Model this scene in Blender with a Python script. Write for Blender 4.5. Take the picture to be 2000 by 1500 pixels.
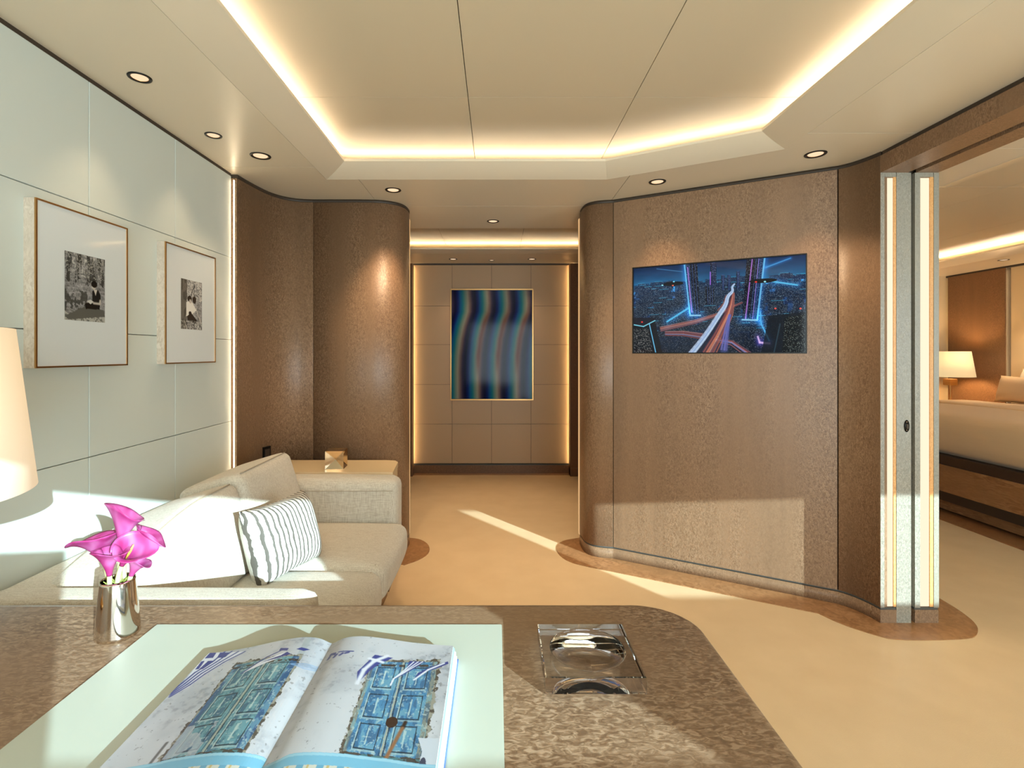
import bpy, bmesh, math, random
import numpy as np
from mathutils import Vector, Matrix, Euler
random.seed(7); rng = np.random.default_rng(7)
for o in list(bpy.data.objects): bpy.data.objects.remove(o)
C = bpy.context.scene.collection
SC = bpy.context.scene
PI = math.pi

# ------------------------------------------------------------------ camera, world, sun, exposure
HC = 2.15            # height of the lowered ceiling
EYE = 1.23           # camera height
cam_d = bpy.data.cameras.new('camera'); cam = bpy.data.objects.new('camera', cam_d); C.objects.link(cam)
cam.location = (0, 0, EYE); cam.rotation_euler = (PI/2, 0, 0)
cam_d.sensor_width = 36; cam_d.lens = 18.0; cam_d.shift_x = 0.015; cam_d.shift_y = -0.03
cam_d.clip_start = 0.02
SC.camera = cam
SC.view_settings.view_transform = 'Standard'; SC.view_settings.look = 'None'
SC.view_settings.gamma = 1; SC.view_settings.use_curve_mapping = False
SC.view_settings.exposure = 0.85
w = bpy.data.worlds.new('world'); SC.world = w; w.use_nodes = True
bg = w.node_tree.nodes['Background']; bg.inputs[0].default_value = (0.62, 0.80, 1.0, 1); bg.inputs[1].default_value = 1.6
sd = bpy.data.lights.new('sun', 'SUN'); sd.energy = 6.5; sd.angle = math.radians(0.3); sd.color = (0.68, 0.92, 1.0)
sun = bpy.data.objects.new('sun', sd); C.objects.link(sun)
sun.rotation_euler = Vector((-.81, 1, -.35)).to_track_quat('-Z', 'Y').to_euler(); sun.location = (4, -4, 3)

def area(name, loc, size, size_y, direction, power, col):
    d = bpy.data.lights.new(name, 'AREA'); d.shape = 'RECTANGLE'; d.size = size; d.size_y = size_y
    d.energy = power; d.color = col
    o = bpy.data.objects.new(name, d); C.objects.link(o); o.location = loc
    o.rotation_euler = Vector(direction).to_track_quat('-Z', 'Z').to_euler()
    return o
DAY = (0.80, 0.95, 1.0)
area('added_fill_main', (0.35, -1.42, 1.05), 1.9, 1.7, (0, 1, 0.02), 46, DAY)  # added fill in front of the aft wall, stands in for soft daylight
area('added_fill_side', (3.6, -1.42, 1.15), 2.6, 1.6, (-.1, 1, 0), 60, DAY)  # second added fill, brightens the bedroom; no window of this size there
WARM = (1.0, 0.85, 0.66)

# ------------------------------------------------------------------ helpers
def lin(r, g, b):
    f = lambda c: (c/255/12.92) if c/255 <= 0.04045 else ((c/255+0.055)/1.055)**2.4
    return (f(r), f(g), f(b), 1)
def P(px, py, Y): return Vector(((px-970)/1000*Y, Y, EYE-(py-690)/1000*Y))
def F(px, py): 
    Y = EYE*1000/(py-690); return ((px-970)/1000*Y, Y)

def mat(name, col=(200,200,200), rough=.5, metal=0, spec=.5, **kw):
    m = bpy.data.materials.new(name); m.use_nodes = True
    b = m.node_tree.nodes['Principled BSDF']
    b.inputs['Base Color'].default_value = lin(*col); b.inputs['Roughness'].default_value = rough
    b.inputs['Metallic'].default_value = metal; b.inputs['Specular IOR Level'].default_value = spec
    for k, v in kw.items(): b.inputs[k.replace('_', ' ')].default_value = v
    return m
def nodes(m): return m.node_tree.nodes, m.node_tree.links, m.node_tree.nodes['Principled BSDF']
def coord(m, scale, rot=(0,0,0), src='Object'):
    N, L, b = nodes(m); tc = N.new('ShaderNodeTexCoord'); mp = N.new('ShaderNodeMapping')
    L.new(tc.outputs[src], mp.inputs[0]); mp.inputs['Scale'].default_value = scale; mp.inputs['Rotation'].default_value = rot
    return mp.outputs[0]
def noise(m, vec, scale=1, detail=2, dist=0, rough=.5):
    N, L, b = nodes(m); n = N.new('ShaderNodeTexNoise'); L.new(vec, n.inputs['Vector'])
    n.inputs['Scale'].default_value = scale; n.inputs['Detail'].default_value = detail
    n.inputs['Distortion'].default_value = dist; n.inputs['Roughness'].default_value = rough
    return n.outputs['Fac']
def ramp(m, fac, stops):
    N, L, b = nodes(m); r = N.new('ShaderNodeValToRGB'); L.new(fac, r.inputs[0])
    els = r.color_ramp.elements
    while len(els) < len(stops): els.new(.5)
    for e, (p, c) in zip(els, stops): e.position = p; e.color = c
    return r.outputs[0]
def mix(m, fac, a, b_, mode='MIX'):
    N, L, _ = nodes(m); n = N.new('ShaderNodeMix'); n.data_type = 'RGBA'; n.blend_type = mode
    if isinstance(fac, (int, float)): n.inputs[0].default_value = fac
    else: L.new(fac, n.inputs[0])
    for i, v in ((6, a), (7, b_)):
        if isinstance(v, tuple): n.inputs[i].default_value = v
        else: L.new(v, n.inputs[i])
    return n.outputs[2]
def math_(m, op, a, b_=None):
    N, L, _ = nodes(m); n = N.new('ShaderNodeMath'); n.operation = op
    for i, v in ((0, a), (1, b_)):
        if v is None: continue
        if isinstance(v, (int, float)): n.inputs[i].default_value = v
        else: L.new(v, n.inputs[i])
    return n.outputs[0]
def bump(m, h, strength=.2, dist=.002):
    N, L, b = nodes(m); n = N.new('ShaderNodeBump'); n.inputs['Strength'].default_value = strength
    n.inputs['Distance'].default_value = dist; L.new(h, n.inputs['Height']); L.new(n.outputs[0], b.inputs['Normal'])
def base(m, col): N, L, b = nodes(m); L.new(col, b.inputs['Base Color'])

def figured(name, dark, mid, light, fx, fy, fz, band, rough=.42, bmp=.35, sharp=.0):
    """figured veneer: small wavy flecks, stronger in some bands of the leaf"""
    m = mat(name, mid, rough)
    v = coord(m, (fx, fy, fz))
    n1 = noise(m, v, 1, 3, 1.2, .55)
    vb = coord(m, band)
    n2 = noise(m, vb, 1, 2, .2)
    strong = ramp(m, n2, [(.38, (.25,.25,.25,1)), (.62, (1,1,1,1))])
    c1 = ramp(m, n1, [(.36+sharp, lin(*dark)), (.5, lin(*mid)), (.66-sharp, lin(*light))])
    tone = ramp(m, noise(m, vb, 1.7, 3), [(.3, lin(*[c*.93 for c in mid])), (.7, lin(*[min(255, c*1.05) for c in mid]))])
    base(m, mix(m, strong, tone, c1))
    bump(m, math_(m, 'MULTIPLY', n1, strong), bmp, .002)
    return m

M = {}
M['wood'] = figured('wall_veneer', (112,83,59), (134,104,78), (157,126,98), 145, 145, 76, (7,7,.5), .38, .5)
M['wood_dark'] = figured('hall_veneer', (104,72,46), (122,86,56), (138,100,68), 170, 170, 80, (5,5,.7), .4, .3)
M['floor_wood'] = figured('floor_veneer', (140,98,62), (160,116,76), (176,132,92), 30, 30, 30, (4,4,4), .35, .05)
M['desk_wood'] = figured('desk_veneer', (112,86,64), (136,109,84), (166,140,114), 55, 120, 60, (2,5,2), .34, .10, .02)
M['bed_wood'] = figured('bed_veneer', (128,88,54), (152,110,72), (176,134,92), 12, 12, 60, (2,2,6), .35, .1)
M['leather'] = mat('wall_leather', (206,213,206), .40, spec=.4)
bump(M['leather'], noise(M['leather'], coord(M['leather'], (220,220,220)), 1, 2), .05, .001)
M['hall_leather'] = mat('hall_leather', (196,164,126), .45)
M['pale_panel'] = mat('bedroom_leather', (212,188,148), .5)
M['paint'] = mat('ceiling_lacquer', (222,210,188), .33, spec=.4)
M['upper'] = mat('coffer_lacquer', (210,195,168), .42, spec=.35)
M['backing'] = mat('dark_joint', (70,58,44), .8)
M['gap'] = mat('bronze_shadow_gap', (62,50,40), .5)
M['line'] = mat('bronze_line', (84,84,80), .4, metal=.3)
M['carpet'] = mat('carpet', (222,194,154), .75, spec=.25)
m = M['carpet']; v = coord(m, (1,1,1))
base(m, mix(m, noise(m, v, 6, 3), lin(214,186,146), lin(228,202,162)))
bump(m, noise(m, v, 420, 2), .35, .002)
m.node_tree.nodes['Principled BSDF'].inputs['Coat Weight'].default_value = .10; m.node_tree.nodes['Principled BSDF'].inputs['Coat Roughness'].default_value = .14
M['fabric'] = mat('sofa_bouclé', (226,214,194), .9, spec=.15, Sheen_Weight=.25)
m = M['fabric']; v = coord(m, (1,1,1))
rib = noise(m, coord(m, (260,260,26)), 1, 2, .6); rib2 = noise(m, coord(m, (26,420,260)), 1, 2, .8)
sm = math_(m, 'MULTIPLY', math_(m, 'ADD', rib, rib2), .5)
base(m, ramp(m, sm, [(.36, lin(186,174,156)), (.6, lin(214,206,190))]))
bump(m, sm, .6, .004)
M['seam'] = mat('sofa_seam', (178,164,142), .9)
M['skin'] = M['fabric']
M['plinth'] = mat('sofa_plinth', (132,92,56), .4)
M['pad'] = mat('desk_leather', (182,190,178), .42, spec=.45)
bump(M['pad'], noise(M['pad'], coord(M['pad'], (500,500,500)), 1, 2), .04, .0006)
M['brass'] = mat('brass', (196,150,96), .28, metal=1)
M['champagne'] = mat('champagne_metal', (226,206,178), .12, metal=1)
M['chrome'] = mat('polished_steel', (214,204,192), .06, metal=1)
M['black'] = mat('black_metal', (30,27,24), .35, metal=.5)
M['mount'] = mat('picture_mount', (222,226,222), .5)
M['frame_wood'] = figured('frame_veneer', (196,180,160), (212,198,180), (226,214,198), 120, 120, 60, (5,5,5), .4, .2)
M['table'] = mat('table_lacquer', (224,200,160), .25, spec=.5)
M['black_band'] = mat('dark_band', (62,46,34), .5)
M['duvet'] = mat('duvet', (222,192,150), .9, Sheen_Weight=.2)
bump(M['duvet'], noise(M['duvet'], coord(M['duvet'], (4,4,160)), 1, 3, .3), .25, .003)
M['linen'] = mat('white_linen', (234,222,202), .85)
M['pillow_beige'] = mat('beige_linen', (206,180,148), .85)
M['page_edge'] = mat('page_block', (232,232,226), .7)
bump(M['page_edge'], noise(M['page_edge'], coord(M['page_edge'], (10,10,2600)), 1, 1), .4, .0005)
M['cover_blue'] = mat('book_cover', (96,130,196), .35)
M['stem'] = mat('flower_stem', (196,200,140), .5, Subsurface_Weight=.15)
M['moss'] = mat('green_filler', (150,158,76), .8)
M['spadix'] = mat('spadix', (232,190,90), .6)
m = M['petal'] = mat('calla_petal', (150,44,104), .42, Subsurface_Weight=.2)
m.node_tree.nodes['Principled BSDF'].inputs['Subsurface Radius'].default_value = (.02,.01,.01)
pn = noise(m, coord(m, (1,1,.5)), 38, 1, .3)
base(m, ramp(m, pn, [(.35, lin(146,36,94)), (.5, lin(160,58,116)), (.72, lin(180,98,148))]))
m = M['glass'] = mat('crystal', (255,255,255), .0); b = m.node_tree.nodes['Principled BSDF']
b.inputs['Transmission Weight'].default_value = 1; b.inputs['IOR'].default_value = 1.52
def emis(name, col, s):
    m = bpy.data.materials.new(name); m.use_nodes = True; N = m.node_tree.nodes
    for n in list(N):
        if n.type == 'BSDF_PRINCIPLED': N.remove(n)
    e = N.new('ShaderNodeEmission'); e.inputs[0].default_value = (*col, 1); e.inputs[1].default_value = s
    m.node_tree.links.new(e.outputs[0], N['Material Output'].inputs[0]); return m
M['led'] = emis('cove_led', WARM, 22)
M['led_hall'] = emis('hall_cove_led', (1,.80,.52), 95)
M['led_bed'] = emis('bedroom_cove_led', (1,.80,.54), 80)
M['led_edge'] = emis('edge_led', (1.0,.58,.26), .42)
M['led_slot'] = emis('slot_led', (1.0,.80,.52), 34)
M['led_hidden'] = emis('hidden_led', (1.0,.74,.40), 26)
M['led_jamb'] = emis('jamb_led', (1.0,.80,.58), .66)
M['reveal'] = figured('reveal_veneer_lit', (196,136,76), (216,158,96), (230,178,116), 170, 170, 95, (6,6,.6), .38, .4)  # warm wood with the orange glow of the jamb lights put into its colour
M['lamp_disc'] = emis('downlight_lens', (1.0,.70,.44), .62)
m = M['shade'] = mat('lamp_shade', (240,226,202), .8); b = m.node_tree.nodes['Principled BSDF']
b.inputs['Emission Color'].default_value = (1,.72,.45,1); b.inputs['Emission Strength'].default_value = .26
m = M['shade_bed'] = mat('bedside_shade', (232,214,166), .8); b = m.node_tree.nodes['Principled BSDF']
b.inputs['Emission Color'].default_value = (1,.75,.40,1); b.inputs['Emission Strength'].default_value = .30

def link(name, me, mt, parent=None, smooth=False):
    o = bpy.data.objects.new(name, me); C.objects.link(o)
    if mt: me.materials.append(mt)
    if smooth:
        me.polygons.foreach_set('use_smooth', [True]*len(me.polygons))
    if parent is not None:
        o.parent = parent; o.matrix_parent_inverse = Matrix.Translation(-parent.location)
    return o
def frm(name, vs, fs, mt, parent=None, smooth=False):
    me = bpy.data.meshes.new(name); me.from_pydata([tuple(v) for v in vs], [], fs); me.validate(); me.update()
    return link(name, me, mt, parent, smooth)
def frm_bm(name, bm, mt, parent=None, smooth=False):
    bmesh.ops.recalc_face_normals(bm, faces=bm.faces)
    me = bpy.data.meshes.new(name); bm.to_mesh(me); bm.free()
    return link(name, me, mt, parent, smooth)
def prism_bm(bm, poly, z0, z1):
    n = len(poly)
    a = [bm.verts.new((x, y, z0)) for x, y in poly]; b_ = [bm.verts.new((x, y, z1)) for x, y in poly]
    bm.faces.new(a); bm.faces.new(b_)
    for i in range(n): bm.faces.new((a[i], a[(i+1) % n], b_[(i+1) % n], b_[i]))
def prism(name, poly, z0, z1, mt, parent=None, bevel=0):
    bm = bmesh.new(); prism_bm(bm, poly, z0, z1)
    if bevel: bmesh.ops.bevel(bm, geom=bm.edges[:], offset=bevel, segments=2, affect='EDGES')
    return frm_bm(name, bm, mt, parent)
def box_bm(bm, x0, x1, y0, y1, z0, z1): prism_bm(bm, [(x0,y0),(x1,y0),(x1,y1),(x0,y1)], z0, z1)
def box(name, x0, x1, y0, y1, z0, z1, mt, parent=None, bevel=0):
    return prism(name, [(x0,y0),(x1,y0),(x1,y1),(x0,y1)], z0, z1, mt, parent, bevel)
def strip_poly(pts, t):
    """closed polygon: polyline offset by t to its left side"""
    pts = [Vector(p) for p in pts]; off = []
    for i, p in enumerate(pts):
        d1 = (p-pts[i-1]).normalized() if i else None
        d2 = (pts[i+1]-p).normalized() if i < len(pts)-1 else None
        d = d1 if d2 is None else d2 if d1 is None else (d1+d2).normalized()
        off.append(p+Vector((-d.y, d.x))*t)
    return [tuple(p) for p in pts]+[tuple(p) for p in reversed(off)]
def wallstrip(name, pts, z0, z1, t, mt, parent=None):
    n = len(pts); poly = strip_poly(pts, t); bm = bmesh.new()
    a = [bm.verts.new((x, y, z0)) for x, y in poly]; b_ = [bm.verts.new((x, y, z1)) for x, y in poly]
    N = len(poly)
    for i in range(N):
        f = bm.faces.new((a[i], a[(i+1) % N], b_[(i+1) % N], b_[i])); f.smooth = (i < n-1 and n > 2)
    for i in range(n-1):
        bm.faces.new((a[i], a[i+1], a[N-2-i], a[N-1-i])); bm.faces.new((b_[i], b_[i+1], b_[N-2-i], b_[N-1-i]))
    return frm_bm(name, bm, mt, parent)
def tube_bm(bm, path, r, seg=8, cap=True):
    path = [Vector(p) for p in path]; rings = []
    prev = None
    for i, p in enumerate(path):
        d = (path[min(i+1, len(path)-1)]-path[max(i-1, 0)]).normalized()
        if prev is None:
            u = d.orthogonal().normalized()
        else: u = (prev-d*prev.dot(d)).normalized()
        prev = u; v = d.cross(u); rr = r[i] if isinstance(r, (list, tuple)) else r
        rings.append([bm.verts.new(p+(u*math.cos(a)+v*math.sin(a))*rr) for a in [2*PI*k/seg for k in range(seg)]])
    for a, b_ in zip(rings, rings[1:]):
        for k in range(seg): bm.faces.new((a[k], a[(k+1) % seg], b_[(k+1) % seg], b_[k]))
    if cap: bm.faces.new(rings[0]); bm.faces.new(rings[-1])
def tube(name, path, r, mt, parent=None, seg=8):
    bm = bmesh.new(); tube_bm(bm, path, r, seg); return frm_bm(name, bm, mt, parent, True)
def lathe(name, prof, c, mt, parent=None, seg=48, smooth=True, closed=False):
    vs, fs = [], []; n = len(prof)
    for k in range(seg):
        a = 2*PI*k/seg
        for r, z in prof: vs.append((c[0]+r*math.cos(a), c[1]+r*math.sin(a), c[2]+z))
    for k in range(seg):
        for i in range(n if closed else n-1):
            j = (i+1) % n; k2 = (k+1) % seg
            fs.append((k*n+i, k2*n+i, k2*n+j, k*n+j))
    bm = bmesh.new(); me = bpy.data.meshes.new(name); me.from_pydata(vs, [], fs)
    bm.from_mesh(me); bmesh.ops.remove_doubles(bm, verts=bm.verts[:], dist=1e-6); bpy.data.meshes.remove(me)
    return frm_bm(name, bm, mt, parent, smooth)
def rbox(name, lo, hi, r, mt, parent=None, n=14, puff=(0,0,0), warp=None):
    """soft upholstered block between corners lo and hi with rounding r and swollen faces"""
    lo = np.array(lo, float); hi = np.array(hi, float); c = (lo+hi)/2; h = (hi-lo)/2
    vs, fs, idx = [], [], {}
    def vert(p):
        k = tuple(np.round(p, 5))
        if k in idx: return idx[k]
        s = np.sign(p)*np.abs(p)**.75
        q = s*h; rr = min(r, h.min()); inner = np.clip(q, -(h-rr), h-rr); d = q-inner; L = np.linalg.norm(d)
        # cube to rounded box
        if L > 1e-9:
            mx = np.abs(d).max(); d = d/L*mx
        q = inner+d
        for a in range(3):
            b1, b2 = (a+1) % 3, (a+2) % 3
            q[a] += np.sign(p[a])*puff[a]*(1-p[b1]**2)*(1-p[b2]**2)*(abs(p[a]) > .999)*1.0 if abs(p[a]) > .999 else 0
        q = q+c
        if warp: q = np.array(warp(*q))
        idx[k] = len(vs); vs.append(tuple(q)); return idx[k]
    g = np.linspace(-1, 1, n+1)
    for a in range(3):
        for s in (-1, 1):
            for i in range(n):
                for j in range(n):
                    f = []
                    for di, dj in ((0,0),(1,0),(1,1),(0,1)):
                        p = np.zeros(3); p[a] = s; p[(a+1) % 3] = g[i+di]; p[(a+2) % 3] = g[j+dj]; f.append(vert(p))
                    fs.append(f if s > 0 else f[::-1])
    return frm(name, vs, fs, mt, parent, True)
def pillow_mesh(name, wd, ht, th, mt, n=22, pinch=.08):
    vs, fs = [], []
    for s in (1, -1):
        for i in range(n+1):
            for j in range(n+1):
                u, v = -1+2*i/n, -1+2*j/n
                e = (1-abs(u)**3.5)*(1-abs(v)**3.5); t = th/2*max(e, 0)**.55
                x = wd/2*u*(1-pinch*(1-v*v)*abs(u)**2*0.6); z = ht/2*v*(1-pinch*(1-u*u)*abs(v)**2)
                vs.append((x, s*t, z))
        b0 = 0 if s > 0 else (n+1)**2
        for i in range(n):
            for j in range(n):
                q = (b0+i*(n+1)+j, b0+(i+1)*(n+1)+j, b0+(i+1)*(n+1)+j+1, b0+i*(n+1)+j+1)
                fs.append(q if s < 0 else q[::-1])
    bm = bmesh.new(); me = bpy.data.meshes.new(name); me.from_pydata(vs, [], fs)
    bm.from_mesh(me); bmesh.ops.remove_doubles(bm, verts=bm.verts[:], dist=1e-5); bpy.data.meshes.remove(me)
    return frm_bm(name, bm, mt, None, True)
def S(o, kind='structure'): o['kind'] = kind; return o
def empty(name, loc=(0,0,0)):
    o = bpy.data.objects.new(name, None); C.objects.link(o); o.location = loc; o.empty_display_size = .05; 
    return o
def tag(o, label, cat, group=None):
    o['label'] = label; o['category'] = cat
    if group: o['group'] = group
    return o
def thing(name, label, cat, loc=(0,0,0), group=None): return tag(empty(name, loc), label, cat, group)

# ------------------------------------------------------------------ little painter (flat prints)
class Canvas:
    def __init__(s, w, h, col): s.w, s.h = w, h; s.a = np.empty((h, w, 3)); s.a[:] = np.array(col)/255; s.Y, s.X = np.mgrid[0:h, 0:w]; s.X = (s.X+.5)/w; s.Y = (s.Y+.5)/h
    def noise(s, fx, fy, seed=0):
        r = np.random.default_rng(seed); g = r.random((int(fy)+3, int(fx)+3))
        x = s.X*fx; y = s.Y*fy; xi = np.floor(x).astype(int); yi = np.floor(y).astype(int); tx = x-xi; ty = y-yi
        tx = tx*tx*(3-2*tx); ty = ty*ty*(3-2*ty)
        return (g[yi, xi]*(1-tx)+g[yi, xi+1]*tx)*(1-ty)+(g[yi+1, xi]*(1-tx)+g[yi+1, xi+1]*tx)*ty
    def fbm(s, fx, fy, seed=0, o=4):
        t = 0; n = 0
        for k in range(o): t = t+s.noise(fx*2**k, fy*2**k, seed+k)*.5**k; n += .5**k
        return t/n
    def put(s, mask, col, a=1.0):
        mask = np.clip(np.asarray(mask, float), 0, 1)*a; col = np.array(col)/255
        s.a = s.a*(1-mask[..., None])+col*mask[..., None]
    def add(s, mask, col): s.a = np.clip(s.a+np.clip(mask, 0, None)[..., None]*np.array(col)/255, 0, 1.4)
    def poly(s, pts):
        ins = np.zeros(s.X.shape, bool); n = len(pts)
        for i in range(n):
            x1, y1 = pts[i]; x2, y2 = pts[(i+1) % n]
            if y1 == y2: continue
            c = ((y1 > s.Y) != (y2 > s.Y)) & (s.X < (x2-x1)*(s.Y-y1)/(y2-y1)+x1); ins ^= c
        return ins
    def seg(s, p, q, asp=1.0):
        px, py = p[0], p[1]*asp; qx, qy = q[0], q[1]*asp; dx, dy = qx-px, qy-py
        X, Y = s.X, s.Y*asp; t = np.clip(((X-px)*dx+(Y-py)*dy)/(dx*dx+dy*dy+1e-12), 0, 1)
        return np.hypot(X-px-t*dx, Y-py-t*dy), t
    def line(s, pts, wd, col, a=1, asp=1.0, glow=0, gcol=None):
        for p, q in zip(pts, pts[1:]):
            d, _ = s.seg(p, q, asp)
            if glow: s.add(np.exp(-(d/glow)**2)*.5, gcol or col)
        for p, q in zip(pts, pts[1:]):
            d, _ = s.seg(p, q, asp); s.put(np.clip(1.5-d/wd, 0, 1), col, a)
    def ell(s, c, rx, ry): return ((s.X-c[0])/rx)**2+((s.Y-c[1])/ry)**2 < 1
def print_mesh(name, cv, point, mt, parent):
    """a flat or curved sheet printed with the canvas; point(u, v) gives world points for arrays"""
    h, w_ = cv.h, cv.w
    V, U = np.mgrid[0:h, 0:w_]; U = U/(w_-1); V = V/(h-1)
    co = np.stack(point(U, V), -1).reshape(-1, 3)
    ii = np.arange(h*w_).reshape(h, w_)
    q = np.stack([ii[:-1, :-1], ii[1:, :-1], ii[1:, 1:], ii[:-1, 1:]], -1).reshape(-1, 4)
    me = bpy.data.meshes.new(name); me.vertices.add(len(co)); me.vertices.foreach_set('co', co.ravel())
    me.loops.add(q.size); me.loops.foreach_set('vertex_index', q.ravel().astype(np.int32))
    me.polygons.add(len(q)); me.polygons.foreach_set('loop_start', (np.arange(len(q))*4).astype(np.int32))
    me.update(calc_edges=True)
    a = cv.a.reshape(-1, 3); l = np.where(a <= .04045, a/12.92, ((np.clip(a, 0, 2)+.055)/1.055)**2.4)
    at = me.color_attributes.new('print', 'FLOAT_COLOR', 'POINT')
    at.data.foreach_set('color', np.concatenate([l, np.ones((len(l), 1))], 1).ravel())
    return link(name, me, mt, parent, True)
def print_mat(name, rough=.35, emit=0, coat=0, spec=.5):
    m = mat(name, (128,128,128), rough, 0, spec); N, L, b = nodes(m); at = N.new('ShaderNodeAttribute'); at.attribute_name = 'print'
    if emit:
        b.inputs['Base Color'].default_value = (.005,.005,.006,1); L.new(at.outputs[0], b.inputs['Emission Color']); b.inputs['Emission Strength'].default_value = emit
    else: L.new(at.outputs[0], b.inputs['Base Color'])
    if emit: b.inputs['Specular IOR Level'].default_value = .22
    b.inputs['Coat Weight'].default_value = coat; b.inputs['Coat Roughness'].default_value = .02
    return m

# ------------------------------------------------------------------ plan points
LW = -1.355                       # left wall face
TV0, TV1 = Vector((.698, 3.06)), Vector((1.67, 2.507))
TVd = (TV1-TV0).normalized()
JY = 2.33                         # jamb face, jamb from X 1.747 to 2.008
J0, J1 = 1.747, 2.008
AFT = -1.5

# ------------------------------------------------------------------ outer shell
floor = S(box('floor', -2.0, 6.4, AFT-.1, 6.6, -.12, 0, M['carpet']))
roof = S(box('ceiling_deckhead', -2.0, 6.4, AFT-.1, 6.6, 2.46, 2.56, M['backing']))
S(box('wall_outer_left', -2.0, -1.7, AFT-.1, 6.6, 0, 2.46, M['backing']))
S(box('wall_outer_right', 6.2, 6.4, AFT-.1, 6.6, 0, 2.46, M['backing']))
S(box('wall_outer_far', -1.7, 6.2, 6.4, 6.6, 0, 2.46, M['backing']))
# aft wall with the two window openings the sun comes through
bm = bmesh.new(); k = .81*1.5
mx0, mx1, mh, ms = -.60+k, .932+k, 1.885, 1.43
bx0, bx1, bh, bs = 2.945+k, 4.15+k, 1.93, 1.43
y0, y1 = AFT-.02, AFT
box_bm(bm, -1.7, mx0, y0, y1, 0, 2.46)
box_bm(bm, mx0, -.05+k, y0, y1, 0, 1.70); box_bm(bm, -.05+k, mx1, y0, y1, 0, ms); box_bm(bm, mx0, mx1, y0, y1, mh, 2.46)  # higher left sill made up to shade the desk end and lower wall
box_bm(bm, mx1, bx0, y0, y1, 0, 2.46)
box_bm(bm, bx0, bx1, y0, y1, 0, bs); box_bm(bm, bx0, bx1, y0, y1, bh, 2.46)
box_bm(bm, bx1, 6.2, y0, y1, 0, 2.46)
S(frm_bm('wall_aft', bm, M['leather']))

# ------------------------------------------------------------------ left wall of leather panels
wl = S(box('wall_left', -1.7, LW-.012, AFT, 2.628, 0, 2.2, M['backing']))
ys = [1.702+.456*i for i in range(-7, 3)]; zs = [.047, .465, .884, 1.30, 1.718, 2.135]
for y in ys:
    if y >= 2.61: continue
    ye = min(y+.456, 2.628)
    for z0, z1 in zip([0]+zs, zs):
        if z1-z0 < .02: continue
        bm = bmesh.new(); box_bm(bm, LW-.012, LW, max(y, AFT)+.0012, ye-.0012, z0+.0012, z1-.0012)
        if y > .3: bmesh.ops.bevel(bm, geom=bm.edges[:], offset=.0015, segments=1, affect='EDGES')
        frm_bm('panel', bm, M['leather'], wl)
S(box('trim_left', LW-.02, LW-.004, AFT, 2.62, 2.135, HC, M['gap']))

# ------------------------------------------------------------------ hall column on the left (S curve)
sc = [(-1.335,2.63),(-1.332,2.67),(-1.325,2.74),(-1.315,2.82),(-1.30,2.90),(-1.272,2.965),(-1.235,3.01),(-1.19,3.04),(-1.145,3.05),(-1.095,3.055)]
def smooth2(pts, it=2):
    for _ in range(it):
        q = [pts[0]]
        for a, b_ in zip(pts, pts[1:]):
            q += [(a[0]*.75+b_[0]*.25, a[1]*.75+b_[1]*.25), (a[0]*.25+b_[0]*.75, a[1]*.25+b_[1]*.75)]
        pts = q+[pts[-1]]
    return pts
sc = smooth2(sc)
col_l = [(-1.093,3.055),(-.82,3.055),(-.72,3.06),(-.655,3.08),(-.60,3.12),(-.572,3.17),(-.562,3.23),(-.562,3.30)]
col_l = [col_l[0]]+smooth2(col_l[1:])
wh = S(wallstrip('wall_hall_left', sc+col_l, 0, .062, .035, M['wood']))
wallstrip('panel', sc, .072, 2.13, .035, M['wood'], wh)
wallstrip('panel', col_l, .072, 2.13, .035, M['wood'], wh)
S(wallstrip('trim_hall_left', [(x+.0, y+.006) for x, y in sc+col_l], 2.13, HC, .03, M['gap']))
S(wallstrip('baseboard_hall_left', [(x+.0, y+.003) for x, y in sc+col_l], .062, .072, .03, M['line']))
# right column, television wall and the curved jamb panel
col_r = [(.535,3.30),(.536,3.22),(.542,3.16),(.562,3.115),(.598,3.085),(.645,3.07),(TV0.x-.002,3.061)]
col_r = smooth2(col_r)
jam = smooth2([(TV1.x+.002,TV1.y-.002),(1.70,2.475),(1.722,2.43),(1.738,2.38),(J0,JY)])
wt = S(wallstrip('wall_television', col_r+[tuple(TV0), tuple(TV1)]+jam, 0, .062, .035, M['wood']))
wallstrip('panel', col_r, .072, 2.13, .035, M['wood'], wt)
def TW(s, z, d=0):        # point on the television wall: s metres along it, d in front of it
    n = Vector((-TVd.y, TVd.x)); p = TV0+TVd*s-n*d*1.0; return Vector((p.x, p.y, z))
def ray_tv(px, py, d=0):
    n = Vector((-TVd.y, TVd.x)); k_ = (px-970)/1000; p0 = TV0-n*d
    Y = (p0.dot(n))/(k_*n.x+n.y); p = Vector((k_*Y, Y)); return (p-p0).dot(TVd), EYE-(py-690)/1000*Y
TWL = (TV1-TV0).length
s0 = ray_tv(1235, 690)[0]; s1 = ray_tv(1576.5, 690)[0]; tz0 = 1.2285; tz1 = (ray_tv(1235, 522)[1]+ray_tv(1576.5, 495)[1])/2
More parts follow.
